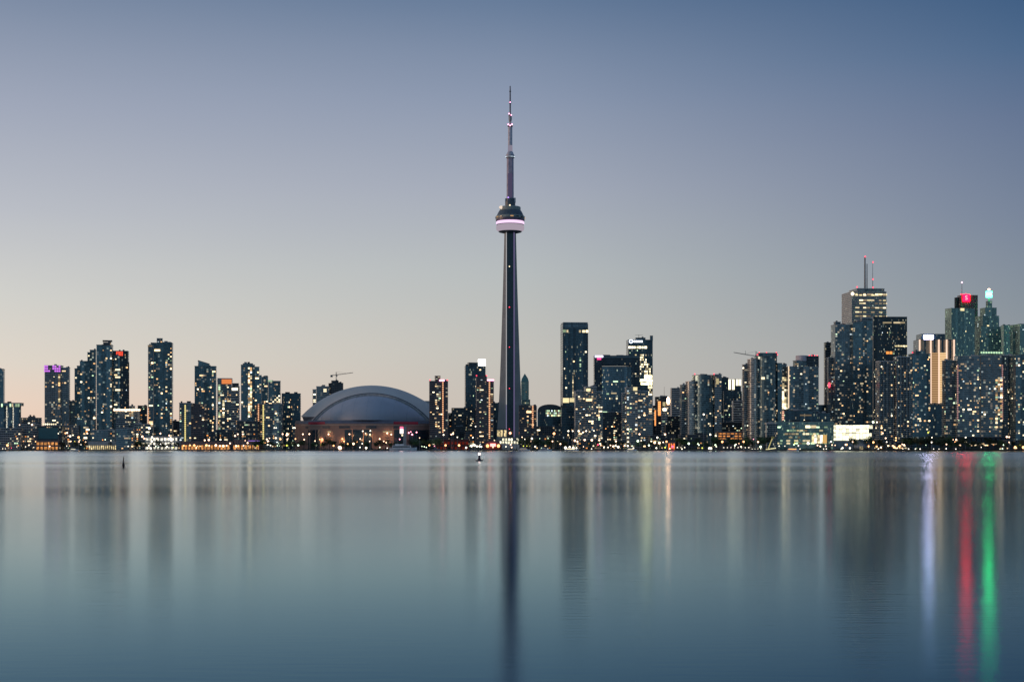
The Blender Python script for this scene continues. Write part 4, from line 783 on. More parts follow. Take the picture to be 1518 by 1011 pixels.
MB().loft([[(px(600), 122, hz(640)), (px(650), 122, hz(640)), (px(648), 122, hz(591)), (px(621), 122, hz(590.5)), (px(612), 122, hz(596))], [(px(600), 190, hz(640)), (px(650), 190, hz(640)), (px(648), 190, hz(591)), (px(621), 190, hz(590.5)), (px(612), 190, hz(596))]]).build('rear_roof_panel', roofm, root)
def wall(name, x0, x1, y0, y1, m, out=0., n=24, parent=root):
    P = []
    for yy in (y1, y0):
        row = []
        for k in range(n+1):
            x = x0+(x1-x0)*k/n; u = (x-550)/112; row.append((px(x), -92*sqrt(max(0, 1-u*u))-out, hz(yy)))
        P.append(row)
    return MB().grid(P).build(name, m, root)
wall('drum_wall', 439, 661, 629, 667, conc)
roof_y = []
MB().grid([[(px(x), -92*sqrt(max(0, 1-((x-550)/112)**2)), hz(629)) for x in range(439, 662, 6)], [(px(x), -88*sqrt(max(0, 1-((x-550)/112)**2))*.96+2, hz(624.2)) for x in range(439, 662, 6)]]).build('wall_coping', solid('slate_coping', (.09, .1, .13), .6), root)
redm = solid('red_banner', (.42, .03, .06), .6)
wall('red_banner', 465, 491, 626.4, 630, redm, .8); wall('red_banner', 590, 624, 626.4, 630, redm, .8)
wall('ledge', 452, 640, 630.6, 631.5, solid('pale_ledge', (.42, .34, .28), .7), 1.0)
for x0, x1 in ((460, 465), (487, 498), (512, 528), (551, 566), (590, 597)): wall('wall_recess', x0, x1, 632.5, 636, solid('recess_panel', (.07, .085, .1), .5), .5)
for x0, x1 in ((464.5, 483), (520.5, 559), (590.5, 604), (612, 640)): wall('glass_bay', x0, x1, 638, 667, solid('dark_stadium_glass', (.02, .04, .06), .2), .6)
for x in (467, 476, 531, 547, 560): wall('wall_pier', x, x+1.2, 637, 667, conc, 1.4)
for x0, x1, yy in ((495, 500, 640.2), (494, 503, 644), (575, 588, 640.2), (578, 584, 648.5), (490, 502, 648.5)): wall('lit_slit', x0, x1, yy, yy+1.1, E['yellow'] if yy < 641 else gapm, .7)
WGL = solid('grey_column', (.3, .34, .36), .6)  # plain even grey of the pylon column
# sign pylon before the stadium
root = empty('sign_pylon', (wx(600, 2180), 2180, GZ), 'grey pylon with a bright red and white sign before the stadium', 'sign')
k = 2180/F
MB().loft([[(-2.3, -2, 0), (2.3, -2, 0), (2.3, 2, 0), (-2.3, 2, 0)], [(-1.8, -2, wz(632, 2180)-GZ), (2.2, -2, wz(632, 2180)-GZ), (2.2, 2, wz(632, 2180)-GZ), (-1.8, 2, wz(632, 2180)-GZ)]]).build('pylon_column', WGL, root)
MB().box(-6.6, -2.2, -1.4, 1.4, wz(642.5, 2180)-GZ, wz(636, 2180)-GZ).build('white_sign', glow('pink_white_sign_light', (1, .8, .76), 3, True), root); MB().box(-6.6, -2.2, -1.41, 1.41, wz(635.8, 2180)-GZ, wz(632.4, 2180)-GZ).build('red_sign', glow('rose_sign_light', (1, .12, .22), 2.2, True), root)
put('sign_lamp', ball(E['paleb']), root, (-3.4, -1, wz(645, 2180)-GZ), (1.3, 1, 1.6))

# ------------------------------------------------------------------ spire tower
Y = 2400; k = Y/F
root = empty('spire_tower', (wx(756.3, Y), Y, GZ), 'very tall slender concrete spire tower with a round lit pod', 'tower')
def tz(y): return wz(y, Y)-GZ
tconc = solid('grey_tower_concrete', (.3, .31, .3), .75, var=.12, scale=.08)
rings = []
for y, hw_ in ((666, 21.0), (646, 19.6), (620, 17.6), (600, 16.4), (570, 15.0), (540, 13.9), (500, 12.6), (460, 11.3), (420, 10.1), (385, 9.2), (345, 8.2)):
    z = tz(y) if y < 666 else 0; Lw = hw_*k; t = 2.2+Lw*.14; cr = min(5.7, Lw-2.4)
    P = []
    def leg(ang):
        u = Vector((cos(ang), sin(ang))); nn = Vector((-sin(ang), cos(ang)))
        return [u*Lw-nn*t, u*Lw+nn*t]
    a1 = leg(R(8)); a2 = leg(R(90)); a3 = leg(R(172))
    P = [Vector((-cr, -6.2)), Vector((cr, -6.2))]+a1+[Vector((cr*.75, 4.5))]+a2+[Vector((-cr*.75, 4.5))]+a3
    rings.append([(p.x, p.y, z) for p in P])
MB().loft(rings).build('shaft', tconc, root)
MB().box(-5.0, 5.0, -7.0, -6.0, 12, tz(345)).build('dark_core_front', solid('dark_core_shade', (.02, .05, .07), .25), root)  # dark sheet added so the core reads shaded beside the lit leg
MB().box(-6.5, -5.3, -7.1, -6.0, tz(640), tz(600)).build('glow_strip', glow('dim_violet_strip_light', (.36, .34, .55), .5), root)
MB().box(-6.5, -5.3, -7.1, -6.0, tz(600)+.02, tz(346)).build('glow_strip', glow('white_strip_light', (.84, .82, .84), .5), root)
MB().box(5.2, 6.9, -7.1, -6.0, tz(648), tz(346)).build('glow_strip', glow('violet_strip_light', (.3, .25, .5), .42), root)
for y, m, q in ((396, 'paleb', .8), (456, RED, .8), (515, RED, .65), (576, RED, .65), (636, RED, .7)):
    put('beacon', ball(E[m] if isinstance(m, str) else m), root, (-1.2, -7.4, tz(y)), (q, q, q))
put('beacon', ball(glow('orange_red_lamp', (1, .35, .2), 5, True)), root, (0, -9, tz(642)), (1.8, 1.8, 1.8))
def lat(name, prof, m, n=48, smooth=False): return MB().lathe([(r_*k, tz(y)) for r_, y in prof], n).build(name, m, root, smooth=smooth)
podd = solid('dark_pod_cladding', (.06, .09, .12), .4); podl = solid('pale_pod_cladding', (.3, .33, .36), .5); podg = solid('green_grey_deck', (.26, .32, .31), .6)
lat('pod_underside', [(7.5, 346.5), (13.5, 345.2), (16.5, 344.4), (17.5, 343.4)], podd)
lat('radome', [(17.6, 343.4), (20.2, 341.5), (20.9, 338.5), (20.6, 335.5), (19.2, 333.9)], glow('pink_white_radome_glow', (.86, .72, .86), .45, True), smooth=True)  # radome skin is no lamp, its lit look is put in as glow
lat('pod_band', [(19.2, 333.85), (20.4, 333.2)], podd)
lat('light_ring', [(20.4, 333.15), (20.9, 332.4), (20.9, 330.2), (20.2, 328.7)], glow('pink_ring_light', (1, .7, 1), 1.1, True))
lat('observation_band', [(20.2, 328.65), (21.4, 327.4), (21.4, 324.7)], solid('violet_grey_band', (.1, .08, .14), .35))
lat('restaurant_ring', [(21.6, 324.65), (21.6, 321.3), (20.3, 320.6)], podg)
for q in range(16):
    an = q/16*2*pi+.12
    if random.random() < .75: put('restaurant_window', unit_box(solid('ring_window_dark', (.01, .015, .02), .2) if q % 3 else E['warm']), root, (22.4*cos(an), 22.4*sin(an), tz(323.2)), (4.6, 1.2, 1.5), an+pi/2)
lat('pod_roof', [(20.2, 320.55), (18.6, 317), (16.6, 313.2), (15.4, 312.6)], podd)
lat('upper_deck', [(15.5, 312.55), (15.5, 307.6), (14.8, 307.1)], podg)
put('beacon', ball(E['paleb']), root, (-.5*k, -15.6, tz(306.8)), (1.3, 1.3, 1.3)); put('deck_lamp', ball(glow('peach_deck_light', (1, .8, .65), .9)), root, (-13*k, -9, tz(309)), (3.6, 2, 2.6))
lat('neck', [(7.6, 307.05), (7.6, 299), (6.6, 298.4), (6.6, 294.6)], podd, 12)
put('neck_drum', unit_box(podl), root, (6.8*k, -2, tz(297.5)), (2.8, 5, 7)); put('neck_drum', unit_box(podl), root, (-6.9*k, -2, tz(297.5)), (1.4, 4, 5))
lat('upper_shaft', [(5.3, 294.55), (5.2, 270), (5.1, 235)], solid('violet_grey_concrete', (.4, .37, .47), .7), 6)
put('shaft_lamp', ball(glow('violet_flood_light', (.5, .3, 1), 2.2, True)), root, (-3, -8, tz(294.2)), (1.2, 1.2, .8))
MB().box(-3.2*k, 3.2*k, -5.6*k, -5.0*k, tz(293), tz(258)).build('shaft_face_glow', glow('violet_face_glow', (.2, .17, .32), .34), root)  # glowing slab added in place of violet light falling on the shaft
lat('sky_pod', [(5.3, 235), (6.7, 234.2), (6.7, 232.4), (6.0, 231.8), (6.0, 229.6), (5.2, 229), (4.4, 226.5), (3.4, 225)], solid('grey_violet_pod', (.46, .46, .54), .5), 24)
for q in range(9): put('sky_pod_lamp', ball(E['cool']), root, (6.75*k*cos(pi+pi*q/8), 6.75*k*sin(pi+pi*q/8), tz(233.2)), (.55, .55, .55))
lat('antenna_base', [(3.3, 225), (3.2, 207), (3.2, 189)], solid('grey_violet_antenna', (.62, .6, .68), .6), 12)
lat('antenna_glow', [(3.5, 224.8), (3.3, 216)], glow('violet_white_sleeve_glow', (.6, .54, .7), .4), 12)  # glowing sleeve added in place of light on the antenna foot
lat('antenna_collar', [(3.3, 188.95), (4.0, 187.8), (3.9, 186.6), (2.4, 186)], podd, 16)
for a in (-2.8, 2.8, 0): put('collar_lamp', ball(PINK), root, (a*k, -3.6*k if a == 0 else -2*k, tz(185.4 if a else 187.2)), (1.0, 1.0, 1.1))
lat('antenna_middle', [(1.2, 186), (1.5, 182), (2.4, 178), (2.5, 173)], podl, 10); lat('antenna_collar', [(2.6, 172.95), (2.7, 171.6), (1.4, 170.4)], podd, 10)
for a in (-1.6, 1.6): put('collar_lamp', ball(PINK), root, (a*k, -2.4*k, tz(169.5 if a < 0 else 171.5)), (.9, .9, .9))
lat('antenna_mast', [(1.1, 170.4), (1.05, 154), (1.0, 140), (.75, 128)], solid('dark_mast_steel', (.14, .14, .18), .5), 8)
for y in (136, 152, 154): lat('mast_collar', [(.9, y+.9), (1.5, y+.5), (1.5, y-.5), (.9, y-.9)], podd, 8)
put('collar_lamp', ball(PINK), root, (0, -1.6*k, tz(152.4)), (.8, .8, .8))
lat('base_building', [(24, 666), (24, 655), (21, 654)], slab_grey, 24)

# ------------------------------------------------------------------ tower cranes
def crane(label, Y, xm, y0, y1, xa, ya, xb, yb):
    root = empty('tower_crane', (wx(xm, Y), Y, wz(y0, Y)), label, 'crane'); st_ = solid('crane_steel', (.1, .11, .12), .6); d = lambda x, y: (wx(x, Y)-root.location.x, 0, wz(y, Y)-root.location.z)
    mb = MB(); a = d(xm, y0); b = d(xm, y1)
    for ox, oy in ((-.7, -.7), (.7, -.7), (.7, .7), (-.7, .7)): mb.bar((ox, oy, -6), (ox, oy, b[2]), .22, 4)
    z = 0
    while z < b[2]-2: mb.bar((-.7, -.7, z), (.7, -.7, z+2), .15, 4); z += 2
    mb.build('mast', st_, root)
    A, Bq = Vector(d(xa, ya)), Vector(d(xb, yb)); mb = MB(); mb.bar(A, Bq, .5, 4, .35); mb.bar(A+Vector((0, 0, 1.5)), Bq+Vector((0, 0, .3)), .22, 4)
    n = 14
    for q in range(n): mb.bar(A.lerp(Bq, q/n), A.lerp(Bq, (q+.5)/n)+Vector((0, 0, 1.4)), .14, 4)
    mb.build('jib', st_, root)
    return root, st_, d
rt, st_, d = crane('tower crane with a level jib above the unfinished tower behind the stadium', 2600, 498.6, 566, 551.5, 491.5, 557, 523.5, 552.6)
MB().box(-9.8, -6.2, -1, 1, d(491, 559)[2], d(491, 556)[2]).build('counterweight', slab_dark, rt); MB().bar((0, 0, d(0, 551)[2]), d(515, 553.6), .13, 4).build('tie_bar', st_, rt); MB().box(-.2, 1.8, -1.2, .8, d(0, 558)[2], d(0, 556)[2]).build('cab', metal_grey, rt)
rt, st_, d = crane('tower crane with a long jib left of the taller round fronted tower', 2330, 1121, 545, 521, 1120, 528.5, 1087.5, 522.6)
MB().box(-1.6, 1.9, -1.2, 1.2, d(0, 529.5)[2], d(0, 526.5)[2]).build('cab', metal_grey, rt); MB().bar((0, 0, d(0, 520.5)[2]), d(1103, 525), .13, 4).build('tie_bar', st_, rt); MB().bar((d(1105, 0)[0], 0, d(0, 525.5)[2]), (d(1105, 0)[0], 0, d(0, 520)[2]), .3, 4).build('jib_post', st_, rt)

# ------------------------------------------------------------------ trees along the shore
leafm = []
for nm, cc in (('dark_green_leaves', (.022, .045, .022)), ('brightened_green_leaves', (.045, .1, .04)), ('olive_leaves', (.045, .06, .025))): leafm.append(solid(nm, cc, .8, var=.45, scale=.9))  # green variant has a brighter colour in place of floodlight on the trees
bark = solid('dark_bark', (.04, .03, .025), .9)
protos = []
for q in range(6):
    v, f = [], []
    lobes = [(random.uniform(-.55, .55), random.uniform(-.5, .5), random.uniform(-.45, .6), random.uniform(.32, .55)) for _ in range(9)]
    for lx, ly, lz, lr in lobes:
        for _ in range(62):
            p = Vector((random.gauss(0, 1), random.gauss(0, 1), random.gauss(0, .9))).normalized()*lr*random.uniform(.55, 1.08)+Vector((lx, ly, lz))
            u = Vector((random.gauss(0, 1), random.gauss(0, 1), random.gauss(0, 1))).normalized(); w2 = u.orthogonal().normalized(); s_ = random.uniform(.05, .11); b = len(v)
            v += [tuple(p+u*s_), tuple(p+w2*s_*.8), tuple(p-u*s_), tuple(p-w2*s_*.8)]; f.append((b, b+1, b+2, b+3))
    me = bpy.data.meshes.new('crown'); me.from_pydata(v, [], f); me.materials.append(leafm[q % 3])
    tm = MB().bar((0, 0, 0), (.02, 0, .62), .05, 6, .03).bar((.02, 0, .5), (.25, .1, .85), .025, 5, .01).bar((.02, 0, .45), (-.25, -.08, .8), .025, 5, .01)
    t_ = bpy.data.meshes.new('trunk'); t_.from_pydata(tm.v, [], tm.f); t_.materials.append(bark); protos.append((me, t_))
def trees(where, group, spots, kind='dark leafy tree'):
    spots = sorted(spots)
    for n_, (x, ytop, off) in enumerate(spots):
        Y = shore(x)+off; h = max(4, wz(ytop, Y)-GZ); q = random.randrange(6)
        lab = f'{kind} {where}' if len(spots) == 1 else f'{kind}, {ORD[n_]} from the left of those {where}'
        o = empty('tree', (wx(x, Y), Y, GZ), lab, 'tree', group)
        wd = h*random.uniform(.42, .6)
        put('crown', protos[q][0], o, (0, 0, h*.6), (wd, wd, h*.4), random.uniform(0, 6)); put('trunk', protos[q][1], o, (0, 0, 0), (h*.55, h*.55, h))
def row(x0, x1, n, y0, y1, o0=24, o1=58): return [(x0+(x1-x0)*(i+random.uniform(.1, .9))/n, random.uniform(y0, y1)-random.uniform(1, 4), random.uniform(o0, o1)) for i in range(n)]
trees('along the western quay', 'trees on the western quay', row(86, 215, 9, 654, 659))
trees('by the bright parking decks', 'trees by the bright parking decks', row(202, 262, 9, 655, 660, 18, 40), 'green floodlit tree')
trees('around the stadium lawn', 'trees around the stadium lawn', row(372, 500, 15, 652, 658), 'green floodlit tree')
trees('in front of the stadium', 'trees in front of the stadium', row(500, 600, 12, 653, 659), 'dark quayside tree')
trees('at the stadium right end', 'trees at the stadium right end', row(604, 650, 6, 650, 656))
trees('around the spire tower foot', 'trees around the spire tower foot', row(772, 838, 11, 650, 658), 'dark bushy tree')
trees('below the balcony towers', 'trees below the balcony towers', row(872, 985, 12, 653, 659), 'dim quayside tree')
trees('before the round fronted towers', 'trees before the round fronted towers', row(1004, 1140, 16, 649, 658), 'dark round tree')
trees('before the glaring white hall', 'trees before the glaring white hall', row(1262, 1306, 8, 648, 657), 'backlit leafy tree')
trees('below the golden tower', 'trees below the golden tower', row(1338, 1412, 13, 640, 656), 'tall dark tree')
trees('before the dark glass hall', 'trees before the dark glass hall', row(1405, 1518, 16, 651, 661, 10, 30), 'low dark tree')
# undergrowth that reads as one mass
v, f = [], []
for q in range(9000):
    x = random.uniform(-30, 1560); off = random.uniform(23, 34); Y = shore(x)+off
    if 268 < x < 366 or 52 < x < 88 or random.random() < (.55 if x < 1000 else .2): continue
    p = Vector((wx(x, Y), Y, GZ+random.uniform(.2, 2.2+1.4*sin(x*.11)+1.2*sin(x*.37)))); u = Vector((random.gauss(0, 1), random.gauss(0, 1), random.gauss(0, 1))).normalized(); w2 = u.orthogonal().normalized(); s_ = random.uniform(.4, .9); b = len(v)
    v += [tuple(p+u*s_), tuple(p+w2*s_*.8), tuple(p-u*s_), tuple(p-w2*s_*.8)]; f.append((b, b+1, b+2, b+3))
tag(mesh_obj('undergrowth', v, f, leafm[0]), 'dark shrubs and undergrowth along the quay', kind='stuff')

# ------------------------------------------------------------------ lamps along the shore
LM = {'o': (glow('orange_street_light', (1, .44, .17), 4.2, True), 'orange'), 'p': (glow('peach_street_light', (1, .6, .38), 4.2, True), 'peach'), 'w': (glow('white_street_light', (1, .88, .68), 4, True), 'white'),
      'g': (glow('greenish_street_light', (.78, 1, .66), 4, True), 'greenish'), 'r': (glow('red_quay_light', (1, .06, .14), 4, True), 'red'), 'y': (glow('yellow_quay_light', (.85, .9, .12), 2, True), 'yellow'), 'm': (glow('pink_quay_light', (1, .3, .4), 5, True), 'pink')}
pm = MB().bar((0, 0, 0), (0, 0, 1), 1, 6, .7); pme = bpy.data.meshes.new('post'); pme.from_pydata(pm.v, [], pm.f); pme.materials.append(metal_grey)
def lamps(where, group, spots, offs=(8, 60)):
    by = {}
    for sp in spots: by.setdefault(sp[2], []).append(sp)
    for ck, lst in by.items():
        lst.sort(); m, cn = LM[ck]
        for n_, (x, y, _, sz) in enumerate(lst):
            Y = (2340-92*sqrt(max(0, 1-((x-550)/112)**2))-random.uniform(7, 14) if y < 653 else shore(x)+random.uniform(25, 60)) if offs is None and y < 660 else shore(x)+(random.uniform(*(offs or (5, 9))) if y < 662 else random.uniform(3, 8)); z = max(1.2, wz(y, Y)-GZ)
            nm = 'street_lamp' if z > 3 else 'bollard_lamp'
            kn = cn+(' street lamp' if z > 3 else ' bollard lamp')
            lab = f'{kn}, {ORD[n_]} from left among {cn} ones {where}' if len(lst) > 1 else f'{kn} {where}'
            o = empty(nm, (wx(x, Y), Y, GZ), lab, 'street lamp', group)
            if offs is None and ck in 'po' and y < 653.5:
                li = bpy.data.lights.new('lamp_glow', 'SPOT'); li.spot_size = R(150); li.spot_blend = .8; li.energy = 2600; li.color = (1, .5, .22); li.shadow_soft_size = 1.2; lo = bpy.data.objects.new('lamp_glow', li); COL.objects.link(lo); lo.parent = o; lo.location = (0, 0, z-1.6); lo.rotation_euler = (R(82), 0, 0)
            put('post', pme, o, (0, 0, 0), (.22, .22, z-.4)); q = random.uniform(.5, .78)*sz; put('lamp_head', ball(m), o, (0, 0, z), (q, q, q))
lamps('on the quay below the silos', 'lamps below the silos', [(11, 660, 'o', 2.0), (5, 654, 'p', 1), (22, 654, 'p', 1), (35, 654, 'o', .8), (39.5, 655, 'p', .8), (43, 659.7, 'p', 1.4), (38, 662, 'w', .9), (4, 665, 'w', .7), (8, 665, 'w', .7), (17, 664, 'r', .9), (25, 662, 'w', .6), (50, 663, 'w', .8), (29, 629.8, 'p', 1.4), (43, 630, 'p', 1.2), (47.5, 629.5, 'p', 1.6), (19, 637, 'o', 1), (51, 646.5, 'p', 1)])
lamps('by the teal clad box', 'lamps by the teal clad box', [(52.7, 654.5, 'o', 1.1), (56, 654, 'o', 1.4), (63, 653, 'o', 1), (67, 654, 'o', 1), (79.5, 654, 'o', 1.3), (85, 654, 'o', .9), (56, 660, 'o', 1.7), (68, 661, 'o', 1.6), (73.5, 661.5, 'p', 1.9), (78, 661.5, 'o', 1.7), (86.5, 642.6, 'w', .9)])
lamps('on the western quay', 'lamps on the western quay', [(97, 642, 'o', 1.8), (99.5, 641.5, 'p', 1.5), (104, 646.5, 'w', 1.6), (101, 646, 'p', 1), (116.5, 648.2, 'o', 2.1), (117, 654.6, 'p', 1.4), (127, 655, 'p', 1.7), (129.4, 642.3, 'p', 1.5), (105, 654, 'p', 1.2), (110.5, 654, 'y', .9), (156, 651.5, 'g', 1), (164.5, 653, 'w', .9), (120, 659, 'w', .7), (137, 653, 'w', .7), (99, 661, 'w', .7)])
lamps('left of the bright parking decks', 'lamps left of the bright parking decks', [(182, 659, 'p', 1.3), (186.5, 657.5, 'y', 1.2), (194, 661, 'p', 1.9), (190, 661.5, 'w', .9), (196, 644, 'w', .9), (198, 646.5, 'w', 1.1), (174, 648, 'w', .8), (178.5, 661.5, 'p', 1)])
lamps('at the bright parking decks', 'lamps at the bright parking decks', [(221.4, 634.8, 'w', 2.6), (211, 647, 'p', 1.8), (214, 650, 'p', 1.6), (237.8, 642.5, 'p', 1.7), (225.5, 648, 'w', 2.2), (225, 654, 'w', 2.2), (233, 650, 'p', 1.9), (251, 645.5, 'p', 1.8), (253, 650, 'w', 2.8), (254, 653, 'w', 2.2), (244, 651, 'w', 1.6), (220.5, 660.5, 'w', 1.4), (231, 661.5, 'g', 1), (235, 662.5, 'g', 1), (247.5, 662, 'w', 1.6), (257, 663, 'y', 1.2), (238, 658, 'w', .9)], (4, 8))
lamps('along the orange market hall', 'lamps along the market hall', [(272.5, 660.5, 'o', 1.5), (281.5, 660, 'o', 1.4), (288, 660, 'o', 1.8), (291, 663.5, 'p', 1.3), (303.5, 652.5, 'p', 1.4), (309.5, 652, 'p', 1.8), (306, 660, 'o', 2), (310, 660.5, 'p', 2), (320, 660, 'p', 2), (326, 661, 'p', 1.8), (331, 661, 'p', 2), (336, 660.5, 'p', 1.7), (341, 657, 'p', 1.3), (348.5, 646, 'p', 1.6), (352.5, 643.5, 'p', 1.6), (360, 643.5, 'p', 1.9), (350, 661, 'p', 1.9), (353, 661, 'o', 1.5), (361, 660.5, 'p', 1.6), (367, 656.5, 'p', 1.7)], (10, 25))
lamps('on the stadium lawn', 'lamps on the stadium lawn', [(363.5, 653, 'p', 1.2), (376.5, 660.5, 'w', 1.3), (381.5, 660.5, 'y', 1.2), (395.5, 651, 'p', 1.4), (397.3, 654, 'p', 1.8), (393, 656, 'o', 1.2), (399.5, 649.5, 'p', 1.1), (397, 659.5, 'w', 1.6), (401, 660, 'w', 1.3), (404, 661.5, 'w', .9), (406.8, 634.2, 'w', 1.2), (409.5, 634.2, 'w', 1.2), (434.7, 634.2, 'w', 1.2), (437, 634.2, 'w', 1.2), (415.7, 650.8, 'o', 2.1), (419, 643.3, 'p', 1.5), (425, 645, 'p', 1.7), (427, 643.6, 'p', 1.6), (426, 651, 'p', 1.2), (438, 650.5, 'o', 1.8), (451, 651.5, 'p', 1.8), (449, 643.5, 'p', 1.6), (458.6, 643.3, 'p', 1.5), (425.3, 659.8, 'y', 2.1), (413, 657.3, 'g', 1), (411, 660.5, 'g', 1), (414.2, 660.7, 'g', 1), (433.5, 660, 'g', 1.1), (442.2, 660, 'g', 1.9), (469, 660, 'g', 1.1), (476, 659, 'y', 1.3)], (26, 60))
lamps('before the stadium walls', 'lamps before the stadium', [(487, 643.5, 'p', 1.8), (518, 643.5, 'p', 1.7), (507.5, 650.5, 'o', 1.8), (534, 650.6, 'p', 1.6), (541.8, 642.3, 'p', 1.6), (548.5, 644, 'p', 1.7), (562.8, 650.5, 'p', 1.8), (574, 642, 'p', 1.6), (580, 644, 'p', 1.6), (592.5, 651, 'm', 1.5), (606, 641.5, 'm', 1.5), (611, 644, 'm', 1.8), (617.5, 640.7, 'm', 1.3), (609, 640, 'm', 1), (510, 654, 'o', 1.4), (529, 654.5, 'o', 1.6), (515.5, 658, 'o', 1.5), (494.5, 660.5, 'o', 1.5), (524, 657.8, 'p', 2.2), (504, 663.8, 'p', 3.4), (502.5, 663, 'w', 2.6), (548, 654, 'p', 1.2), (560.5, 655.7, 'w', 1.2), (569, 654, 'p', 1.4), (572.5, 656, 'p', 1.4), (542.8, 663.8, 'w', 1.8), (533.6, 663, 'w', 1.1), (537, 657.5, 'w', 1), (549, 638.5, 'w', 1.2), (563, 663, 'g', 1), (574, 664, 'w', 1.0), (537.7, 639, 'w', 1.6), (467, 653.5, 'p', 1.1), (474, 651, 'o', 1.3), (477.5, 650.5, 'p', 1.3)], None)
lamps('right of the stadium', 'lamps right of the stadium', [(636.5, 660, 'o', 1.6), (660.5, 660, 'o', 2.1), (680.5, 660, 'o', 2.2), (657.5, 644.5, 'w', 1.7), (669, 644, 'p', 1.8), (671.5, 643, 'p', 1.7), (678, 648, 'w', 1.1), (691, 663.5, 'w', 1.7), (622, 649, 'p', 1), (644, 661, 'm', .8), (705, 632, 'w', 1.1), (701, 648.5, 'w', 1), (625.5, 661.5, 'g', 1), (629, 662, 'g', 1), (632, 663, 'g', .9)], (5, 14))
lamps('below the spire tower', 'lamps below the spire tower', [(699, 661, 'w', 2.2), (703.5, 660, 'w', 2.4), (707, 661.5, 'w', 1.8), (711, 661.5, 'w', 2), (713.5, 662, 'w', 1.4), (757, 659, 'p', 1.7), (758.5, 663, 'p', 1.6), (750, 662, 'w', 1.1), (772.5, 658.3, 'w', 1.4), (786.5, 654, 'p', 1.4), (788.5, 650, 'w', 1.6), (778, 651, 'w', 1), (793.5, 662, 'w', 1.4), (774, 648, 'p', 1.2), (800, 650, 'g', .7), (776, 661, 'y', 1), (781, 661, 'y', 1), (785, 661, 'y', 1)])
lamps('below the winged balcony tower', 'lamps below the winged balcony tower', [(821.3, 642.6, 'o', 2), (819, 654, 'p', 1.2), (830.7, 658, 'p', 1.5), (812.5, 650, 'g', 1.3), (842.6, 638.8, 'w', 1.4), (849, 638.8, 'w', 1.4), (857.8, 638.8, 'w', 1.4), (869, 638.8, 'w', 1.6), (864, 641, 'w', 1.1), (852, 653, 'p', 1.8), (856, 654.4, 'p', 1.8), (866.7, 652, 'p', 1.9), (877.3, 652.3, 'p', 1.9), (888.4, 652.3, 'p', 1.9), (886.5, 659, 'r', 1.8), (890.7, 660, 'p', 1.2), (838.3, 663.6, 'w', 2.2), (844.5, 663, 'w', 2), (850, 663.5, 'w', 1.8), (854.5, 664, 'w', 1.6), (812, 665.5, 'w', .8), (865, 662, 'p', 1.1), (877, 665.5, 'w', .8), (880.5, 638.5, 'w', 1.1)], (5, 40))
lamps('below the ring sign tower', 'lamps below the ring sign tower', [(913, 654, 'p', 1.6), (895.5, 662.5, 'w', 1.1), (901.5, 663, 'w', 1.3), (905, 660, 'p', 1.2), (909, 661.5, 'p', 1.9), (912.5, 660.5, 'w', 1.6), (916.5, 662.5, 'w', 2.2), (926, 660.5, 'w', 1.3), (930.5, 660.8, 'w', 1.8), (937, 661, 'g', 1.2), (945.5, 653.7, 'g', 2.4), (948, 643.5, 'p', 1.5), (950.5, 653, 'w', .9), (939, 664, 'w', 1.2), (962, 660, 'g', 1.6), (970.5, 656, 'p', 1.9), (974.5, 648.5, 'w', 1.5), (977.5, 656.5, 'p', 2.2), (983, 655.5, 'w', 1), (986, 643.8, 'p', 1.6), (988, 654.5, 'o', 1.6), (973, 664, 'w', 1.5), (986, 663.3, 'y', 1.9), (997, 662, 'r', 2.2), (996.5, 661.5, 'p', 1.6), (993, 665, 'p', 1.1)], (5, 40))
lamps('before the round fronted towers', 'lamps before the round fronted towers', [(1021, 657.5, 'g', 2.1), (1034.5, 657, 'g', 1.9), (1036, 659.5, 'g', 1.2), (1043.2, 614.3, 'w', 1.5), (1053, 644.3, 'w', 1.5), (1011, 666, 'w', .9), (1041, 664, 'y', 1.6), (1051.5, 664.3, 'w', 2), (1054, 664.5, 'w', 1.7), (1060.5, 659.5, 'g', 1.4), (1062, 662, 'g', 1), (1070.7, 654.8, 'o', 1.8), (1089.5, 660, 'g', 1.4), (1091, 658.7, 'w', 1), (1095.3, 657.3, 'p', 1.2), (1102.3, 654.7, 'o', 2), (1098.5, 662, 'p', 1.2), (1123.7, 655, 'p', 1.6), (1127.5, 662.3, 'g', 1.9), (1117, 651, 'm', .8)]+[(a, 663.2, 'w', .7) for a in (1004, 1009.5, 1015)], (5, 40))
lamps('on the rail by the orange decks', 'rail lamps by the orange parking decks', [(1073+q*5.3, 663.3, 'w', .65) for q in range(8)]+[(1115+q*4.2, 666.3, 'w', .5) for q in range(4)])
lamps('before the lake terminal', 'lamps before the lake terminal', [(1155, 661, 'w', 1.1), (1163.5, 661, 'w', .9), (1183.5, 660.5, 'w', 1), (1198, 657, 'w', 2.2), (1212, 660, 'p', 1.4), (1216, 661.5, 'p', 1.3), (1224, 661, 'p', 1.2), (1232, 654.5, 'w', 1.2), (1233.5, 659.5, 'p', 1.5), (1238, 660, 'p', 1.2), (1186, 667, 'w', .9), (1221, 667, 'w', .7), (1225, 667, 'w', .7), (1178, 656.5, 'y', 1.2), (1177, 659, 'g', .9)])
lamps('before the glaring white hall', 'lamps before the glaring white hall', [(1255, 659, 'o', 1.8), (1253.5, 659, 'p', 1.2), (1249, 664, 'w', 1.5), (1260, 664.2, 'w', 1.6), (1247, 667, 'w', .9), (1284.5, 655.5, 'o', 1.6), (1294.7, 655.5, 'o', 1.7), (1287, 661.5, 'o', 1.9), (1299.5, 661.8, 'o', 1.9), (1294.3, 625.7, 'g', 2.6), (1300, 625.8, 'w', 1.2), (1264, 655, 'p', 1.4), (1306, 663, 'w', 1.2), (1302, 666, 'w', .9)])
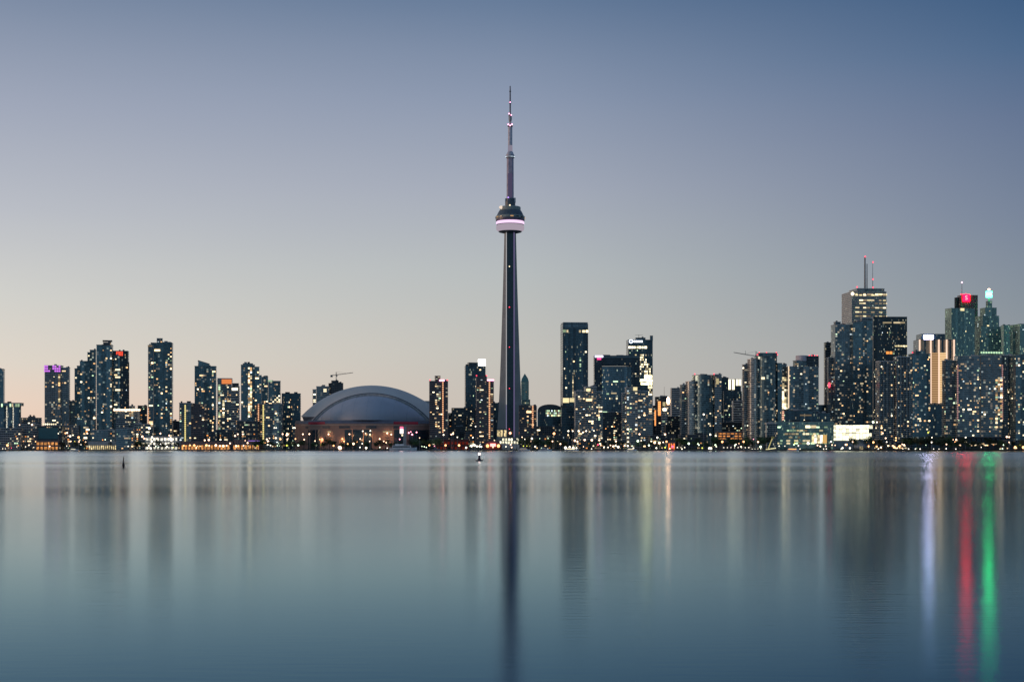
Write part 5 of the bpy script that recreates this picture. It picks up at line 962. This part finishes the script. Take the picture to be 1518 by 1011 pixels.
lamps('below the ribbed concrete tower', 'lamps below the ribbed concrete tower', [(1308.6, 642, 'p', 1.5), (1313, 649.5, 'p', 1.2), (1314.4, 655, 'w', 1.1), (1325.5, 662.5, 'o', 2.4), (1333, 661.8, 'o', 2.2), (1328, 649, 'o', 1.2), (1328, 652.7, 'o', 1.2), (1340.3, 659.5, 'p', 1.6), (1337.5, 658.5, 'p', 1.1), (1347, 666.5, 'w', 1), (1338.5, 666, 'w', .6), (1357, 666.7, 'w', .8), (1364, 666.8, 'w', .9), (1376, 641, 'y', 1.5), (1381.5, 648.5, 'w', 1.1), (1381, 655.5, 'w', 1), (1372.5, 660, 'g', .8), (1384, 666, 'w', .7), (1392, 666, 'w', .7)])
lamps('before the dark glass hall', 'lamps before the dark glass hall', [(1403, 658.5, 'p', 1.3), (1417.5, 651.5, 'p', 1.5), (1413, 651.7, 'p', .9), (1416, 655, 'o', 1.5), (1422.5, 659, 'p', 1.6), (1431.5, 648.5, 'w', 1.2), (1402.7, 665, 'w', 1), (1417, 666, 'w', .8), (1472.5, 659, 'o', 1.6), (1438, 659, 'w', 1.5), (1453, 658.5, 'w', 1), (1460, 660, 'p', 1.1), (1454.5, 663, 'w', .9), (1487.5, 659.3, 'g', 1.6), (1505, 663, 'o', 2.2), (1512.5, 660, 'y', 1.4), (1517, 663, 'o', 2.2), (1492.5, 647.5, 'p', 1.6), (1496, 647.8, 'p', 1.4), (1496, 655.5, 'p', 1.2), (1486, 665, 'g', 1), (1482.5, 665.5, 'g', .8)])

# ------------------------------------------------------------------ boats and buoys
def boat(label, x0, x1, off, h, cabin, lit='pale', group='boats at the quay', hullm=white_paint):
    xm = (x0+x1)/2; Y = shore(xm)-off; ln = (x1-x0)*Y/F; bw = ln*.2
    o = empty('moored_boat', (wx(xm, Y), Y, 0), label, 'boat', group); rings = []
    for t, w2, z0, z1 in ((-.5, .75, 0, 1), (-.3, 1, -.3, .96), (.1, 1, -.3, .98), (.35, .7, -.3, 1.1), (.5, .06, .3, 1.3)):
        x = t*ln; rings.append([(x, -bw/2*w2*.6, z0), (x, bw/2*w2*.6, z0), (x, bw/2*w2, z1*h*.4), (x, -bw/2*w2, z1*h*.4)])
    MB().loft(rings).build('hull', hullm, o)
    c0, c1 = cabin
    MB().loft([[(c0*ln, -bw*.36, h*.39), (c1*ln, -bw*.36, h*.39), (c1*ln, bw*.36, h*.39), (c0*ln, bw*.36, h*.39)], [(c0*ln+.3, -bw*.34, h*.78), (c1*ln-1, -bw*.34, h*.78), (c1*ln-1, bw*.34, h*.78), (c0*ln+.3, bw*.34, h*.78)]]).build('cabin', hullm, o)
    MB().box(c0*ln+.8, c1*ln-1.8, -bw*.36-.15, -bw*.34, h*.5, h*.68).build('window_band', E[lit] if lit else solid('boat_glass', (.02, .04, .06), .2), o)
    MB().box((c0+.1)*ln, (c0*.4+c1*.6)*ln, -bw*.25, bw*.25, h*.781, h).build('wheelhouse', hullm, o)
    MB().bar((c0*ln+ln*.2, 0, h*.9), (c0*ln+ln*.2, 0, h*1.45), .14, 5, .07).build('boat_mast', metal_grey, o)
    return o
boat('long white ferry moored before the stadium sign pylon', 577.5, 618, 6, 9, (-.4, .3), None)
boat('small boat with bright white cabin lights on the western quay', 103.5, 116.5, 4, 3.2, (-.42, .3), 'paleb')
boat('white motor boat with pale lights below the winged balcony tower', 837, 858, 5, 4.2, (-.4, .3), 'pale')
boat('grey boat moored left of the winged balcony tower lamps', 798, 818, 5, 4.0, (-.35, .25), None)
boat('tour boat with orange red cabin lights before the lake terminal', 1167, 1184, 8, 3.8, (-.45, .4), 'orange')
boat('small dark boat moored right of the stadium by the red brick hall', 641, 652, 12, 5.0, (-.3, .2), None, hullm=metal_grey)
boat('pale boat moored right of the spire tower foot', 768, 786, 5, 3.6, (-.4, .3), 'dimw')
boat('white boat moored before the ring sign tower', 928, 944, 5, 3.6, (-.4, .3), 'pale')
def buoy_scale(y): Yb = CH*F/(y-HY); return Yb, Yb/F
Yb, kb = buoy_scale(692.5)
o = empty('spar_buoy', (wx(183, Yb), Yb, 0), 'black leaning spar buoy on the left part of the lake', 'buoy'); bk = solid('black_buoy_paint', (.012, .014, .02), .6)
MB().lathe([(.5*kb, -.5), (2.0*kb, 2.2*kb), (1.9*kb, 5*kb), (1.0*kb, 7*kb)], 14).build('float_body', bk, o); MB().bar((-.1*kb, 0, 6.5*kb), (.5*kb, 0, 15.6*kb), .95*kb, 8, .5*kb).build('spar', bk, o)
Yb, kb = buoy_scale(683.2)
o = empty('light_buoy', (wx(710.5, Yb), Yb, 0), 'dark lighted buoy floating left of the spire tower reflection', 'buoy')
nv = solid('navy_buoy_paint', (.015, .015, .035), .6)
MB().lathe([(5.4*kb, -.4), (5.7*kb, .5*kb), (5.5*kb, 1.7*kb)], 20).build('float_body', nv, o); MB().lathe([(2.6*kb, 1.7*kb), (2.0*kb, 3.6*kb), (1.3*kb, 5.5*kb), (1.2*kb, 8.6*kb)], 12).build('tower_frame', nv, o)
put('lamp_head', ball(glow('pink_white_buoy_light', (1, .62, .55), 6, True)), o, (0, 0, 10.4*kb), (1.7*kb, 1.7*kb, 1.7*kb))
